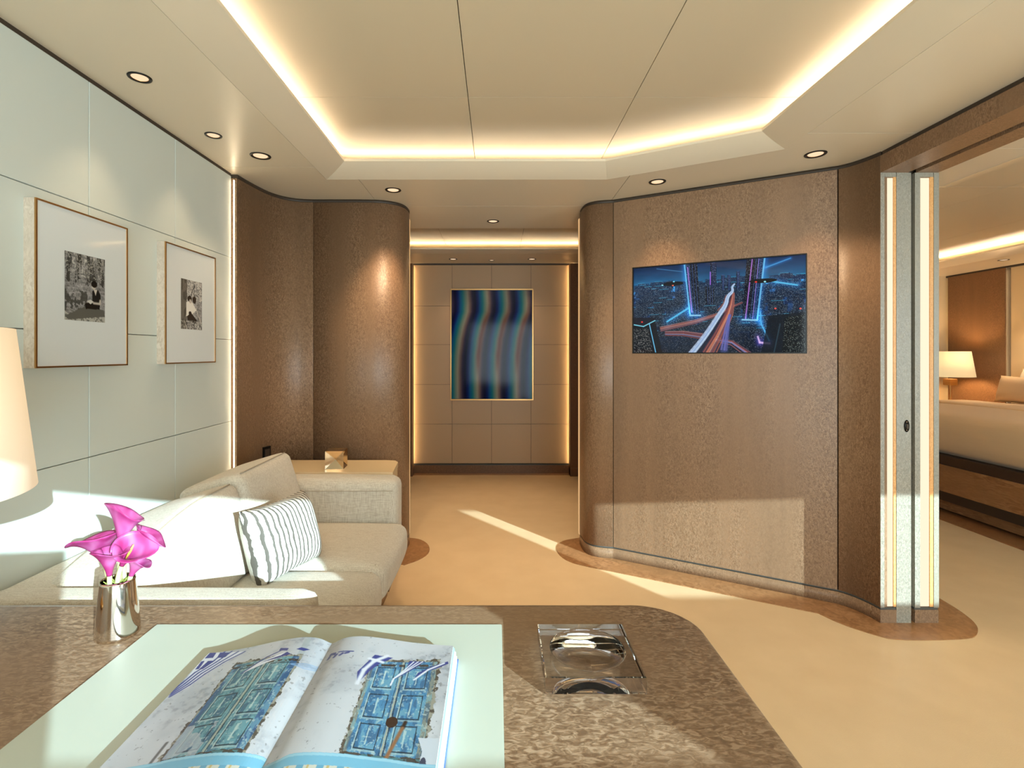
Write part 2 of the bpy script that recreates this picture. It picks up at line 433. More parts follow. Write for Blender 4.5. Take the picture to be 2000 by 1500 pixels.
# panel with the television niche
bm = bmesh.new()
def tv_slab(bm, a, b_, z0, z1, d0, d1):
    v = [bm.verts.new(TW(s, z, d)) for d in (d0, d1) for s, z in ((a,z0),(b_,z0),(b_,z1),(a,z1))]
    for f in ((0,1,2,3),(7,6,5,4),(0,4,5,1),(1,5,6,2),(2,6,7,3),(3,7,4,0)): bm.faces.new([v[i] for i in f])
e = .0015
for a, b_, z0, z1 in ((e, s0, .072, 2.13), (s1, TWL-e, .072, 2.13), (s0, s1, .072, tz0), (s0, s1, tz1, 2.13)): tv_slab(bm, a, b_, z0, z1, -.03, 0)
bmesh.ops.remove_doubles(bm, verts=bm.verts[:], dist=1e-6)
frm_bm('panel', bm, M['wood'], wt)
wallstrip('panel', jam, .072, 2.13, .035, M['wood'], wt)
S(wallstrip('trim_television_wall', [(x+.004, y+.005) for x, y in col_r+[tuple(TV0), tuple(TV1)]+jam], 2.13, HC, .03, M['gap']))
S(wallstrip('baseboard_television_wall', [(x+.002, y+.003) for x, y in col_r+[tuple(TV0), tuple(TV1)]+jam], .062, .072, .03, M['line']))
# solid cores so no daylight leaks behind the veneers
S(prism('wall_core_left', [(-1.7,2.9),(-1.37,2.9),(-1.33,3.06),(-1.2,3.12),(-.80,3.12),(-.64,3.16),(-.60,3.30),(-1.1,3.34),(-1.7,3.34)], 0, 2.46, M['backing']))
S(prism('wall_core_right', [(.575,3.30),(.585,3.16),(.66,3.11),(.74,3.08),(1.69,2.545),(1.73,2.52),(1.78,2.36),(1.99,2.36),(1.99,3.36),(.58,3.36)], 0, 2.46, M['backing']))
# lit vertical edges at the hall opening
S(box('trim_hall_edge_left', -.570, -.5635, 3.305, 3.335, .06, 2.10, M['led_edge']))
S(box('trim_hall_edge_right', .5315, .538, 3.305, 3.335, .06, 2.10, M['led_edge']))
S(box('trim_slot_light', -1.352, -1.348, 2.6305, 2.6335, .03, 2.12, M['led_slot']))
S(box('wall_slot_back', -1.38, -1.335, 2.636, 2.66, 0, 2.15, M['backing']))

# ------------------------------------------------------------------ door jamb with two lit recesses
jb = S(prism('door_1', [(1.8,JY+.055),(1.99,JY+.055),(1.99,2.40),(1.8,2.40)], 0, 2.055, M['backing']))
JX = lambda px: (px-970)*JY/1000
def jbox(name, a, b_, y0, y1, z0, z1, mt): return box(name, JX(a), JX(b_), y0, y1, z0, z1, mt, jb)
DT = 2.052
M['jamb'] = figured('jamb_veneer_daylit', (126,120,108), (144,138,124), (162,154,140), 170, 170, 95, (5,5,.7), .3, .45)  # veneer greyed, cool daylight reflection put into its colour
jbox('plinth', 1720, 1751, JY, JY+.05, 0, .062, M['wood']); jbox('plinth', 1787, 1833, JY, JY+.05, 0, .062, M['wood'])
jbox('bronze_line', 1720.5, 1751, JY+.003, JY+.05, .062, .072, M['line']); jbox('bronze_line', 1787, 1832.5, JY+.003, JY+.05, .062, .072, M['line'])
jbox('edge_strip', 1720, 1727.5, JY, JY+.05, .072, DT, M['jamb'])
jbox('light_panel', 1727.5, 1746.5, JY+.007, JY+.012, .075, 2.03, M['led_jamb'])
jbox('top_rail', 1727.5, 1750, JY, JY+.05, 2.033, DT, M['jamb'])
jbox('reveal', 1746, 1751, JY+.002, JY+.05, .075, 2.033, M['reveal'])
jbox('stile', 1751, 1779.5, JY, JY+.05, .0, DT, M['jamb'])
jbox('door_slot', 1779.5, 1787, JY+.035, JY+.05, 0, DT, M['gap'])
jbox('edge_strip', 1787, 1797.5, JY, JY+.05, .072, DT, M['jamb'])
jbox('light_panel', 1797.5, 1817.5, JY+.007, JY+.012, .075, 2.03, M['led_jamb'])
jbox('top_rail', 1797.5, 1823, JY, JY+.05, 2.033, DT, M['jamb'])
jbox('reveal', 1817, 1824, JY+.002, JY+.05, .075, 2.033, M['reveal'])
jbox('edge_strip', 1824, 1834, JY, JY+.05, .072, DT, M['jamb'])
# keyhole latch
lt = lathe('latch', [(0,.0),(.011,.0),(.0125,-.002),(.0,-.002)], (0,0,0), M['black'], None, 24)
lt.data.transform(Matrix.Translation((JX(1770.5), JY, .899)) @ Matrix.Scale(2.2, 4, (0,0,1)) @ Matrix.Rotation(-PI/2, 4, 'X'))
lt.parent = jb; lt['label'] = 'oval black latch plate'
kh = box('keyhole', JX(1768.6), JX(1772.6), JY-.0075, JY-.0045, .888, .908, M['backing'], lt)
for dz in (-.019, .019):
    sc_ = lathe('screw', [(0,.0),(.0018,.0),(.0018,-.003),(0,-.003)], (0,0,0), M['champagne'], None, 10)
    sc_.data.transform(Matrix.Translation((JX(1770.5), JY-.003, .899+dz)) @ Matrix.Rotation(PI/2, 4, 'X')); sc_.parent = lt
# lintel over the wide doorway, with the sliding door track slot
bm = bmesh.new()
box_bm(bm, J0, 1.872, AFT, JY, 2.052, 2.13); box_bm(bm, 1.908, J1, AFT, JY, 2.052, 2.13)
ln = S(frm_bm('wall_right', bm, M['wood']))
box('track', 1.872, 1.908, AFT, JY, 2.105, 2.13, M['black'], ln)
S(box('wall_right_upper', 1.80, 1.99, AFT, JY, 2.13, 2.46, M['backing']))
S(box('trim_right', J0+.008, J0+.03, AFT, JY, 2.13, HC, M['gap']))
S(box('trim_bedroom_side', J1-.03, J1-.008, AFT, 3.3, 2.13, HC, M['gap']))

# ------------------------------------------------------------------ hall beyond the opening
EY = 5.25
we = S(box('wall_hall_end', -1.3, 1.3, EY+.012, EY+.1, 0, 2.3, M['backing']))
xs = [-.92,-.457,-.0525,.352,.82]; hz = [.10,.505,.91,1.319,1.715,2.135]
for a, b_ in zip(xs, xs[1:]):
    for z0, z1 in zip(hz, hz[1:]): box('panel', a+.0015, b_-.0015, EY, EY+.012, z0+.0015, z1-.0015, M['hall_leather'], we)
S(box('trim_hall_end', -1.2, 1.2, EY-.01, EY+.012, 2.135, HC, M['gap']))
S(box('baseboard_hall_end', -1.2, 1.2, EY-.02, EY+.012, 0, .085, M['wood_dark']))
S(box('trim_hall_skirt_line', -1.2, 1.2, EY-.012, EY+.012, .085, .095, M['line']))
for nm, a, b_, lx in (('left', -1.1, -.845, -.885), ('right', .735, 1.1, .775)):
    o = S(box('wall_hall_pilaster_'+nm, a, b_, EY-.13, EY-.03, 0, 2.13, M['wood_dark']))
    box('skirting', a-.0, b_+.004*(1 if nm=='left' else 0), EY-.14, EY-.03, 0, .085, M['wood_dark'], o)
    S(box('trim_hall_glow_'+nm, lx-.006, lx+.006, EY-.029, EY-.025, .1, 2.12, M['led_hidden']))
S(box('wall_hall_side_left', -1.3, -1.1, 3.34, EY+.01, 0, 2.46, M['wood_dark']))
S(box('wall_hall_side_right', 1.1, 1.3, 3.36, EY+.01, 0, 2.46, M['wood_dark']))
S(box('wall_hall_closure', 1.3, 1.9, 3.36, 3.5, 0, 2.46, M['backing']))

# ------------------------------------------------------------------ ceilings
ce = S(empty('ceiling', (0, 0, HC)))
g = .0015
def cpanel(poly, z=HC, mt='paint', parent=None, t=.015):
    c = Vector((sum(p[0] for p in poly)/len(poly), sum(p[1] for p in poly)/len(poly)))
    q = [(x-(g if x > c.x else -g), y-(g if y > c.y else -g)) for x, y in poly]
    return prism('panel', q, z, z+t, M[mt], parent or ce)
def rect(a, b_, c, d): return [(a,c),(b_,c),(b_,d),(a,d)]
cpanel(rect(-1.70, -.90, AFT, 2.53))
cpanel([(-1.70,2.53),(-.90,2.53),(-.90,2.71),(-.73,2.71),(-.73,3.20),(-1.70,3.20)])
cpanel([(-.73,2.71),(.583,2.71),(.69,2.65),(.69,3.20),(-.73,3.20)])
cpanel([(.69,2.65),(1.30,2.306),(1.30,2.14),(1.80,2.14),(1.80,3.20),(.69,3.20)])
cpanel(rect(1.30, 1.80, AFT, 2.14))
cpanel(rect(-1.25, 1.25, 3.20, 3.77))
cpanel(rect(-1.25, 1.25, 4.72, EY+.02)); cpanel(rect(-1.25, -1.0, 3.77, 4.72)); cpanel(rect(1.0, 1.25, 3.77, 4.72))
box('joint_backing', -1.7, -.92, AFT, 3.4, HC+.016, HC+.022, M['backing'], ce)
box('joint_backing', 1.32, 1.80, AFT, 3.4, HC+.016, HC+.022, M['backing'], ce)
prism('joint_backing', [(-.92,2.73),(.58,2.73),(1.32,2.32),(1.32,3.4),(-.92,3.4)], HC+.016, HC+.022, M['backing'], ce)
# coffer: sloping border with a lip that hides the light strip, raised panels above
def coffer(nm, outer, lip, up, joints_x, joints_y, ymin, led, zl=HC+.05, curve=.35, ext=.30, open_=True, zc=HC+.12, dots=False):
    root = S(empty('ceiling_'+nm, (0, 0, HC)))
    n = len(outer); K = 6
    for i in range(n-1 if open_ else n):
        a0, a1, b0, b1 = [Vector(p) for p in (outer[i], outer[(i+1) % n], lip[i], lip[(i+1) % n])]
        vs, fs = [], []
        for k_ in range(K+1):
            t = k_/K; z = HC+(zl-HC)*((1-curve)*t+curve*t*t)
            for p in (a0.lerp(b0, t), a1.lerp(b1, t)): vs.append((p.x, p.y, z))
        for o0, o1, z in ((b0, b1, zl+.012), (b0+(a0-b0)*.12, b1+(a1-b1)*.12, zl+.012), (b0+(a0-b0)*.12, b1+(a1-b1)*.12, zl+.002), (a0, a1, min(HC+.045, zl-.004))):
            vs += [(o0.x, o0.y, z), (o1.x, o1.y, z)]
        m_ = len(vs)//2
        for k_ in range(m_): q = (k_+1) % m_; fs.append((2*k_, 2*k_+1, 2*q+1, 2*q))
        fs.append([2*k_ for k_ in range(m_)]); fs.append([2*k_+1 for k_ in range(m_)][::-1])
        f = frm('cove_border', vs, fs, M['paint'], root)
        f.data.polygons.foreach_set('use_smooth', [True]*len(f.data.polygons)); es = f.modifiers.new('split', 'EDGE_SPLIT'); es.split_angle = math.radians(25)
        # led strip lying behind the lip
        c0, c1, d0, d1 = b0.lerp(a0, .45), b1.lerp(a1, .45), b0.lerp(a0, .55), b1.lerp(a1, .55)
        z = zl+.002
        if dots:
            nd = int((c1-c0).length/.0172); vv, ff = [], []
            for q in range(nd):
                for t, (e0, e1) in ((q/nd, (c0, c1)), ((q+.42)/nd, (c0, c1)), ((q+.42)/nd, (d0, d1)), (q/nd, (d0, d1))):
                    p = e0.lerp(e1, t); vv.append((p.x, p.y, z+.004))
                ff.append((4*q, 4*q+1, 4*q+2, 4*q+3))
            frm('led_strip', vv, ff, led, root)
        else: frm('led_strip', [(c0.x,c0.y,z),(c1.x,c1.y,z),(d1.x,d1.y,z),(d0.x,d0.y,z)], [(0,1,2,3)], led, root)
    for a, b_ in zip(joints_x, joints_x[1:]):
        for c, d in zip(joints_y, joints_y[1:]): cpanel(rect(a, b_, c, d), zc, 'upper', root)
    box('joint_backing', joints_x[0], joints_x[-1], joints_y[0], joints_y[-1], zc+.016, zc+.022, M['backing'], root)
    bm = bmesh.new(); X0, X1, Y0, Y1 = joints_x[0], joints_x[-1], joints_y[0], joints_y[-1]
    for q in ((X0,X0+.01,Y0,Y1),(X1-.01,X1,Y0,Y1),(X0,X1,Y1-.01,Y1),(X0,X1,Y0,Y0+.01)): box_bm(bm, *q, HC+.03, zc)
    frm_bm('coffer_side', bm, M['upper'], root)
    return root
coffer('coffer', [(-.90,AFT),(-.90,2.71),(.583,2.71),(1.30,2.306),(1.30,AFT)], [(-.77,AFT),(-.77,2.585),(.55,2.585),(1.158,2.235),(1.158,AFT)],
       .18, [-1.05,-.116,.56,1.45], [AFT,-.3,2.08,2.90], AFT, M['led'])
coffer('hall_coffer', [(-1.0,4.72),(1.0,4.72)], [(-1.0,4.61),(1.0,4.61)], .18, [-1.02,-.47,.22,.80,1.02], [3.74,4.96], 0, M['led_hall'], zl=HC+.018, zc=HC+.085, dots=True)

# ------------------------------------------------------------------ wooden floor borders
def fpoly(pts): return [F(*p) for p in pts]
fb = S(empty('trim_floor_border', (0,0,0)))
bl = smooth2([F(796,1051), F(820,1053), F(838,1064), F(840,1080), F(820,1094), F(790,1104)], 2)
prism('border_piece', bl+[(-.60,3.0),(-1.0,2.98),(-1.0,3.3),(-.6,3.34)], 0, .003, M['floor_wood'], fb)
br = smooth2([F(1132,1051), F(1100,1056), F(1086,1066), F(1089,1083), F(1112,1099), F(1150,1108), F(1200,1118)], 2)
a, b_ = F(1200,1118), F(1599,1199)
prism('border_piece', br+[b_, (1.70,2.56), (.72,3.10), (.60,3.2), (.56,3.34)], 0, .003, M['floor_wood'], fb)
j_ = smooth2([F(1599,1199), F(1645,1221), F(1711,1242), F(1750,1252), F(1893,1250), F(1910,1241), F(1910,1222), F(1879,1196), F(1836,1170)], 2)
prism('border_piece', j_+[(1.99,2.6),(1.70,2.56)], 0, .003, M['floor_wood'], fb)
prism('border_piece', [(-1.1,5.13),(-1.1,EY),(1.1,EY),(1.1,5.13),(.85,5.13),(.7,5.17),(-.8,5.17),(-.95,5.13)], 0, .003, M['floor_wood'], fb)

# ------------------------------------------------------------------ bedroom
wb = S(box('wall_bedroom', 5.42, 5.6, AFT, 6.4, 0, 2.46, M['backing']))
box('panel', 5.36, 5.375, 5.40, 6.08, 0, 2.13, M['wood_dark'], wb)
box('panel', 5.395, 5.42, 3.0, 5.37, 0, 2.13, M['pale_panel'], wb)
S(box('wall_bedroom_far', 2.0, 5.5, 6.12, 6.3, 0, 2.46, M['pale_panel']))
S(box('wall_bedroom_column', 2.0, 2.02, 2.42, 6.12, 0, 2.46, M['wood_dark']))
S(box('trim_bedroom_glow', 5.395, 5.405, 5.47, 5.474, .1, 2.12, M['led_hidden']))
S(box('trim_bedroom_far_glow', 5.395, 5.40, 6.10, 6.104, .1, 2.12, M['led_edge']))
S(box('trim_bedroom_gap', 5.37, 5.42, AFT, 6.12, 2.13, HC, M['gap']))
bc = S(empty('ceiling_bedroom', (3.5, 3, HC)))
def bpan(r): return cpanel(rect(*r), parent=bc)
bpan((2.0, 2.45, AFT, 2.30)); bpan((2.0, 2.45, 2.30, 6.12)); bpan((4.82, 5.42, AFT, 6.12)); bpan((2.45, 4.82, 5.75, 6.12))
coffer('bedroom_coffer', [(2.45,AFT),(2.45,5.75),(4.82,5.75),(4.82,AFT)], [(2.57,AFT),(2.57,5.65),(4.70,5.65),(4.70,AFT)], .18,
       [2.3,3.2,4.1,5.0], [AFT,.6,3.2,5.95], AFT, M['led_bed'])
# bed
bed = thing('bed', 'large bed with beige duvet on a curved wooden base beyond the wide doorway', 'bed', (4.4, 4.2, 0))
bx0_, bx1_, by0, by1 = 3.38, 5.30, 2.75, 4.95
def bedpoly(i=0, r=.35):
    pts = []
    for cx, cy, a0 in ((bx0_+i+r, by0+i+r, 180), (bx1_-r, by0+i+r, 270), (bx1_-r, by1-i-r, 0), (bx0_+i+r, by1-i-r, 90)):
        rr = r if cx < 4.3 else .02
        for k_ in range(9):
            a = math.radians(a0+k_*90/8); ox = 0 if cx < 4.3 else r-.02; oy = 0 if cx < 4.3 else (r-.02)
            pts.append((cx+ox+rr*math.cos(a), cy+(oy if a0 == 0 else -oy if a0 == 270 else 0)+rr*math.sin(a)))
    return pts
prism('plinth', bedpoly(.10), .02, .107, M['bed_wood'], bed)
prism('lower_band', bedpoly(.03), .107, .185, M['black_band'], bed)
prism('base', bedpoly(0), .185, .386, M['bed_wood'], bed)
prism('upper_band', bedpoly(.01), .386, .455, M['black_band'], bed)
S(prism('trim_bed_border', bedpoly(-.10), 0, .003, M['floor_wood']))
def bw(x, y, z):
    return (x, y, z)
rbox('duvet', (bx0_+.0, by0+.0, .45), (bx1_, by1+.05, .755), .13, M['duvet'], bed, 20, (0,0,.02), bw)
rbox('duvet_fold', (4.15, by0+.02, .74), (4.55, by1+.03, .785), .02, M['duvet'], bed, 10)
def put(o, loc, rot): o.location = loc; o.rotation_euler = rot; return o
p1 = tag(pillow_mesh('bed_pillow', .75, .26, .16, M['pillow_beige']), 'beige bed pillow lying in front of the white one', 'pillow')
put(p1, (4.84, 4.60, .888), (math.radians(14), 0, math.radians(86)))
p2 = tag(pillow_mesh('bed_pillow', .72, .30, .15, M['linen']), 'white bed pillow propped behind the beige one', 'pillow')
put(p2, (5.10, 4.68, .935), (math.radians(20), 0, math.radians(86)))
p1.data.transform(Matrix.Rotation(0, 4, 'X'))
nt = thing('bedside_table', 'low wooden bedside table between bed and far wall under the small lamp', 'table', (5.05, 5.6, 0))
box('body', 4.78, 5.34, 5.32, 5.95, .08, .60, M['bed_wood'], nt, .01); box('top', 4.76, 5.34, 5.30, 5.97, .60, .63, M['wood_dark'], nt, .005)
box('plinth', 4.84, 5.34, 5.37, 5.90, 0, .08, M['black_band'], nt)
LX, LY = 5.05, 5.70
bl_ = thing('bedside_lamp', 'small bedside lamp with cream shade and brass stem in the bedroom', 'lamp', (LX, LY, .63))
lathe('base', [(0,0),(.08,0),(.08,.015),(.015,.02),(0,.02)], (LX,LY,.63), M['brass'], bl_)
lathe('stem', [(.012,0),(.012,.30)], (LX,LY,.645), M['brass'], bl_, 16)
box('collar', LX-.045, LX+.045, LY-.045, LY+.045, .875, .945, M['brass'], bl_, .004)
lathe('shade', [(.215,.97-.63),(.175,1.25-.63),(.172,1.25-.63),(.212,.97-.63)], (LX,LY,.63), M['shade_bed'], bl_, 48, True, True)
pl = bpy.data.lights.new('bedside_bulb', 'POINT'); pl.energy = 9; pl.color = (1,.7,.4); pl.shadow_soft_size = .05
po = bpy.data.objects.new('bedside_bulb', pl); C.objects.link(po); po.location = (LX, LY, 1.1)
for x, y, nm in ((5.12, 4.55, 'recessed ceiling spotlight of the bedroom above the bed pillows'),): pass

# ------------------------------------------------------------------ ceiling spotlights
def downlight(x, y, r, label, energy, z=HC, grp=None, tgt=None):
    o = thing('ceiling_spotlight', label, 'spotlight', (x, y, z), grp)
    def loc(ob): ob.parent = o; ob.matrix_parent_inverse = Matrix.Identity(4); return ob
    loc(lathe('trim_ring', [(r*.98,.004),(r,-.0005),(r*.97,-.003),(r*.78,-.003),(r*.72,.0),(r*.70,.006)], (0,0,0), M['black'], None, 40))
    loc(lathe('reflector', [(r*.72,-.001),(r*.62,.007),(r*.55,.010)], (0,0,0), M['brass'], None, 32))
    loc(lathe('lens', [(0,.0),(r*.68,.0)], (0,0,-.0005), M['lamp_disc'], None, 32))
    l = bpy.data.lights.new('spot_beam', 'SPOT'); l.energy = energy; l.color = (1,.72,.45); l.spot_size = math.radians(78); l.spot_blend = .7; l.shadow_soft_size = .03
    s_ = bpy.data.objects.new('spot_beam', l); C.objects.link(s_); s_.location = (x, y, z-.01)
    if tgt: s_.rotation_euler = (Vector(tgt)-Vector((x, y, z))).to_track_quat('-Z', 'Y').to_euler()
    return o
DL = [(-1.190,1.707,.036,'nearest small spotlight in the ceiling along the leather wall',3),
 (-1.195,2.16,.034,'small ceiling spotlight above the smaller-looking framed photograph beside the leather wall',3),
 (-1.10,2.385,.046,'larger ceiling spotlight beside the curved wood end of the leather wall',6),
 (-.583,2.884,.045,'ceiling spotlight in front of the flat wood panel behind the sofa side table',15),
 (-.025,3.566,.043,'single ceiling spotlight just inside the hall opening',42),
 (.862,2.746,.045,'ceiling spotlight above the left corner of the television',11),
 (1.473,2.365,.047,'ceiling spotlight where television wall meets the lit door jamb',11),
 (-.425,5.0,.042,'hall spotlight over the upper left corner of the striped painting',4),
 (-.05,5.06,.030,'smallest hall spotlight above the middle of the striped painting',2),
 (.345,5.0,.042,'hall spotlight over the upper right corner of the striped painting',4),
 (5.0,5.05,.045,'bedroom ceiling spotlight above the bed beyond the doorway',40)]
for x, y, r, lb, en in DL: downlight(x, y, r, lb, en, grp='recessed ceiling spotlights')

# ------------------------------------------------------------------ pictures
def bw_print(kind):
    c = Canvas(110, 144, (150,150,146)); asp = 1.3
    n = c.fbm(10, 12, 3); f = c.fbm(40, 50, 9)
    if kind == 1:
        c.a[:] = (.52+.35*(c.fbm(6, 40, 5)-.5)+.3*(f-.5))[..., None]
        t = c.fbm(14, 3, 21)+.5*(f-.5); m_ = (t > .52) & (c.Y < .33+.15*c.noise(9, 2, 4)); c.put(m_, (48,48,44), .85)
        c.put((c.Y < .35) & (f > .6), (205,205,198), .6)
        c.put(((c.fbm(12, 14, 31) > .5) & (c.Y > .55) & (c.Y < .86) & (c.X < .55)), (60,60,56), .8)
        c.put(c.Y > .86+.06*np.sin(c.X*9), (170,170,162)); c.put((c.Y > .84) & (f > .55), (80,80,74), .7)
        c.put(c.poly([(.0,.94),(.5,.77),(.95,.80),(1,.9),(.1,.99)]), (92,92,86))
        c.put(c.poly([(.48,.73),(.70,.68),(.87,.72),(.85,.80),(.50,.81)]), (28,27,25))
        c.put(c.poly([(.66,.53),(.72,.50),(.82,.50),(.88,.57),(.88,.72),(.66,.70)]), (34,33,31))
        c.put(c.poly([(.70,.50),(.79,.50),(.75,.59)]), (196,190,178))
        c.put(c.ell((.70,.45), .055, .05), (190,184,172)); c.put(c.ell((.715,.42), .078, .052), (26,25,23))
        c.line([(.87,.66),(.86,.71),(.70,.71)], .022, (188,180,168), asp=asp)
        c.put(c.poly([(.53,.69),(.62,.66),(.70,.69),(.62,.73)]), (200,198,190))
    else:
        c.a[:] = (.55+.5*(f-.5)+.3*(n-.5))[..., None]
        c.put((f > .52) & (c.Y < .4), (215,214,206), .6)
        c.put(c.X < .27+.02*np.sin(c.Y*12), (92,90,84), .9); c.put((c.X < .27) & (c.fbm(16, 6, 8) > .55), (60,58,54), .6)
        c.line([(.62,.10),(.50,.25),(.44,.36)], .012, (40,38,35), asp=asp); c.line([(.62,.12),(.60,.34)], .010, (40,38,35), asp=asp)
        c.put(c.poly([(.25,.46),(.36,.42),(.55,.46),(.72,.60),(.52,.68),(.24,.74)]), (222,220,212))
        c.put(c.ell((.40,.38), .10, .065), (34,32,30)); c.put(c.ell((.43,.43), .05, .04), (180,172,162)); c.put(c.ell((.62,.39), .09, .075), (36,34,32))
        c.put(c.poly([(.28,.74),(.45,.65),(.75,.80),(.70,.87),(.30,.82)]), (36,34,32)); c.put(c.ell((.42,.67), .07, .04), (28,26,25))
        c.line([(.70,.55),(.82,.72),(.97,.84)], .012, (190,186,176), asp=asp)
        c.put((c.Y > .82) & (f > .5), (200,198,190), .5); c.put((c.Y > .8) & (f < .42), (70,68,64), .6)
    return c
def framed(y0, y1, kind, label):
    z0, z1 = 1.187, 1.677; xf = LW+.034
    o = thing('framed_photograph', label, 'picture', (LW, (y0+y1)/2, z0))
    box('box_frame', LW, xf-.003, y0, y1, z0, z1, M['frame_wood'], o)
    bm = bmesh.new(); t = .005
    for a, b_, c, d in ((y0,y1,z0,z0+t),(y0,y1,z1-t,z1),(y0,y0+t,z0+t,z1-t),(y1-t,y1,z0+t,z1-t)): box_bm(bm, xf-.003, xf+.002, a, b_, c, d)
    frm_bm('brass_edge', bm, M['brass'], o)
    box('mount', xf-.003, xf-.001, y0+t, y1-t, z0+t, z1-t, M['mount_gloss'], o)
    py0 = y0+(.10 if kind == 1 else .102); py1 = py0+(.161 if kind == 1 else .153); pz0, pz1 = 1.333, 1.545
    print_mesh('photo_print', bw_print(kind), lambda U, V: (np.full_like(U, xf-.0004), py0+U*(py1-py0), pz1-V*(pz1-pz0)), print_mat('photo_print_%d' % kind, .25), o)
    return o
M['mount_gloss'] = mat('glazed_mount', (214,221,222), .45, Coat_Weight=.8, Coat_Roughness=.01)
framed(1.466, 1.832, 1, 'framed black and white photograph of a seated reader by water, nearer the lamp')
framed(2.041, 2.405, 2, 'framed black and white photograph of a figure under a tree, nearer the curved wood')

# striped painting at the end of the hall
pa = thing('striped_painting', 'large blue painting of blurred wavy vertical stripes on the hall end wall', 'painting', (-.045, EY, .75))
x0, x1, z0, z1 = -.472, .374, .752, 1.886
bm = bmesh.new(); t = .012
for a, b_, c, d in ((x0,x1,z0,z0+t),(x0,x1,z1-t,z1),(x0,x0+t,z0+t,z1-t),(x1-t,x1,z0+t,z1-t)): box_bm(bm, a, b_, EY-.045, EY, c, d)
frm_bm('frame', bm, M['brass'], pa)
box('shadow_gap', x0+t, x1-t, EY-.03, EY-.002, z0+t, z1-t, M['black'], pa)
cv = Canvas(110, 146, (10,20,60))
disp = np.interp(cv.Y[:, 0], [0,.12,.2,.33,.45,.6,.75,1], [.0,.01,.005,-.05,-.085,-.11,-.118,-.115])[:, None]
cols = np.array([[12,18,54],[8,28,98],[12,84,144],[26,116,136],[104,140,132],[150,152,138],[118,98,98],[48,42,74],[12,18,54]], float)/255
ph = ((cv.X-disp-.187)/.243+.60) % 1.0; idx = ph*(len(cols)-1)
for ch in range(3): cv.a[..., ch] = np.interp(idx, np.arange(len(cols)), cols[:, ch])
sid = np.floor((cv.X-disp-.187)/.243+.60)
red = ((sid == 1) | (sid == 2) | (sid == 3))*np.exp(-((ph-.66)/.12)**2)*np.exp(-((cv.Y-.48)/.25)**4)
cv.put(red, (108,46,28), .9)
print_mesh('canvas', cv, lambda U, V: (x0+.016+U*(x1-x0-.032), np.full_like(U, EY-.034), z1-.016-V*(z1-z0-.032)), print_mat('painting_print', .10, 0, 0, .12), pa)

# ------------------------------------------------------------------ television
tv = thing('television', 'wide flat television showing a night city, set into the wood wall', 'television', tuple(TW((s0+s1)/2, tz0)))
bm = bmesh.new(); t = .006
for a, b_, c, d in ((s0,s1,tz0,tz0+t),(s0,s1,tz1-t,tz1),(s0,s0+t,tz0+t,tz1-t),(s1-t,s1,tz0+t,tz1-t)): tv_slab(bm, a, b_, c, d, -.025, .001)
frm_bm('bezel', bm, M['black'], tv)
bm = bmesh.new(); tv_slab(bm, s0, s1, tz0, tz1, -.029, -.012); frm_bm('housing', bm, M['black'], tv)
cv = Canvas(560, 300, (14,26,52)); asp = .5
A0, A1, B0, B1 = s0+t, s1-t, tz0+t, tz1-t
def T(x, y):
    s_, z_ = ray_tv(1220+x*.185, 480+y*.185, -.011); return ((s_-A0)/(A1-A0), (B1-z_)/(B1-B0))
hor = T(1000, 400)[1]
for ch, (a, b_, c_) in enumerate(((12,36,16),(38,104,34),(78,148,66))):
    cv.a[..., ch] = np.interp(cv.Y, [0, hor-.02, hor+.12, 1], [a, b_, c_*1.25, c_*.55])/255
cv.a *= (.75+.5*cv.fbm(5, 9, 2))[..., None]
cv.add((cv.fbm(60, 40, 12, 3) > .52)*(cv.Y > hor)*.6*np.exp(-((cv.Y-hor)/.25)), (60,140,200))
r_ = np.random.default_rng(3)
for k_ in range(260):     # far and middle blocks
    d_ = r_.random(); x = r_.random(); y = hor+d_**1.6*.62; h_ = (.04+.12*r_.random())*(.5+1.1*d_); w_ = .012+.03*d_*r_.random()+.008
    a = np.array([12,26,48])*(1.6-.9*d_)
    mk = (abs(cv.X-x) < w_) & (cv.Y < y) & (cv.Y > y-h_); cv.put(mk, a, .75)
    lit = mk & (r_.random(cv.X.shape) > .94); cv.put(lit, (170,205,230), .6)
    if r_.random() > .6: cv.line([(x-w_, y-h_), (x+w_, y-h_)], .0015, (70,190,230), .6, asp)
cv.put((r_.random(cv.X.shape) > .965) & (cv.Y > hor), (200,210,220), .6)
def road(pts, w0, w1, col, al, jit=0):
    pts = [T(*p) for p in pts]; n_ = len(pts)-1
    for i, (p, q) in enumerate(zip(pts, pts[1:])):
        d, tt = cv.seg(p, q, asp); wd = w0+(w1-w0)*((i+tt)/n_)
        cv.put(np.clip(1.6-d/wd, 0, 1), col, al)
        if jit: cv.put((d < wd*1.2) & (np.sin(d/wd*14) > .6), jit, .7)
wr = [(1160,405),(1130,435),(1145,480),(1085,530),(1070,620),(1000,720),(850,950),(690,1150)]
def streaks(pts, w0, w1, cols, n_=14, off=0.0, seed=1):
    rr_ = np.random.default_rng(seed); P_ = [np.array(T(*p)) for p in pts]; m_ = len(P_)-1
    for q in range(n_):
        o_ = rr_.uniform(-1, 1); Q_ = []
        for i, p in enumerate(P_):
            d_ = P_[min(i+1, m_)]-P_[max(i-1, 0)]; d_ = np.array([-d_[1]*asp, d_[0]/asp]); d_ /= np.hypot(d_[0], d_[1]*asp)+1e-9
            Q_.append(tuple(p+d_*o_*(w0+(w1-w0)*i/m_)))
        cv.line(Q_, rr_.uniform(.0012, .003), cols[rr_.integers(len(cols))], rr_.uniform(.4, .95), asp)
RED = [(150,74,66),(205,120,88),(96,52,64),(220,160,140),(80,60,90)]
cv.put(cv.poly([T(1100,520), T(1000,700), T(640,1140), T(1000,1140), T(1120,720), T(1160,560)]), (30,28,50), .7)
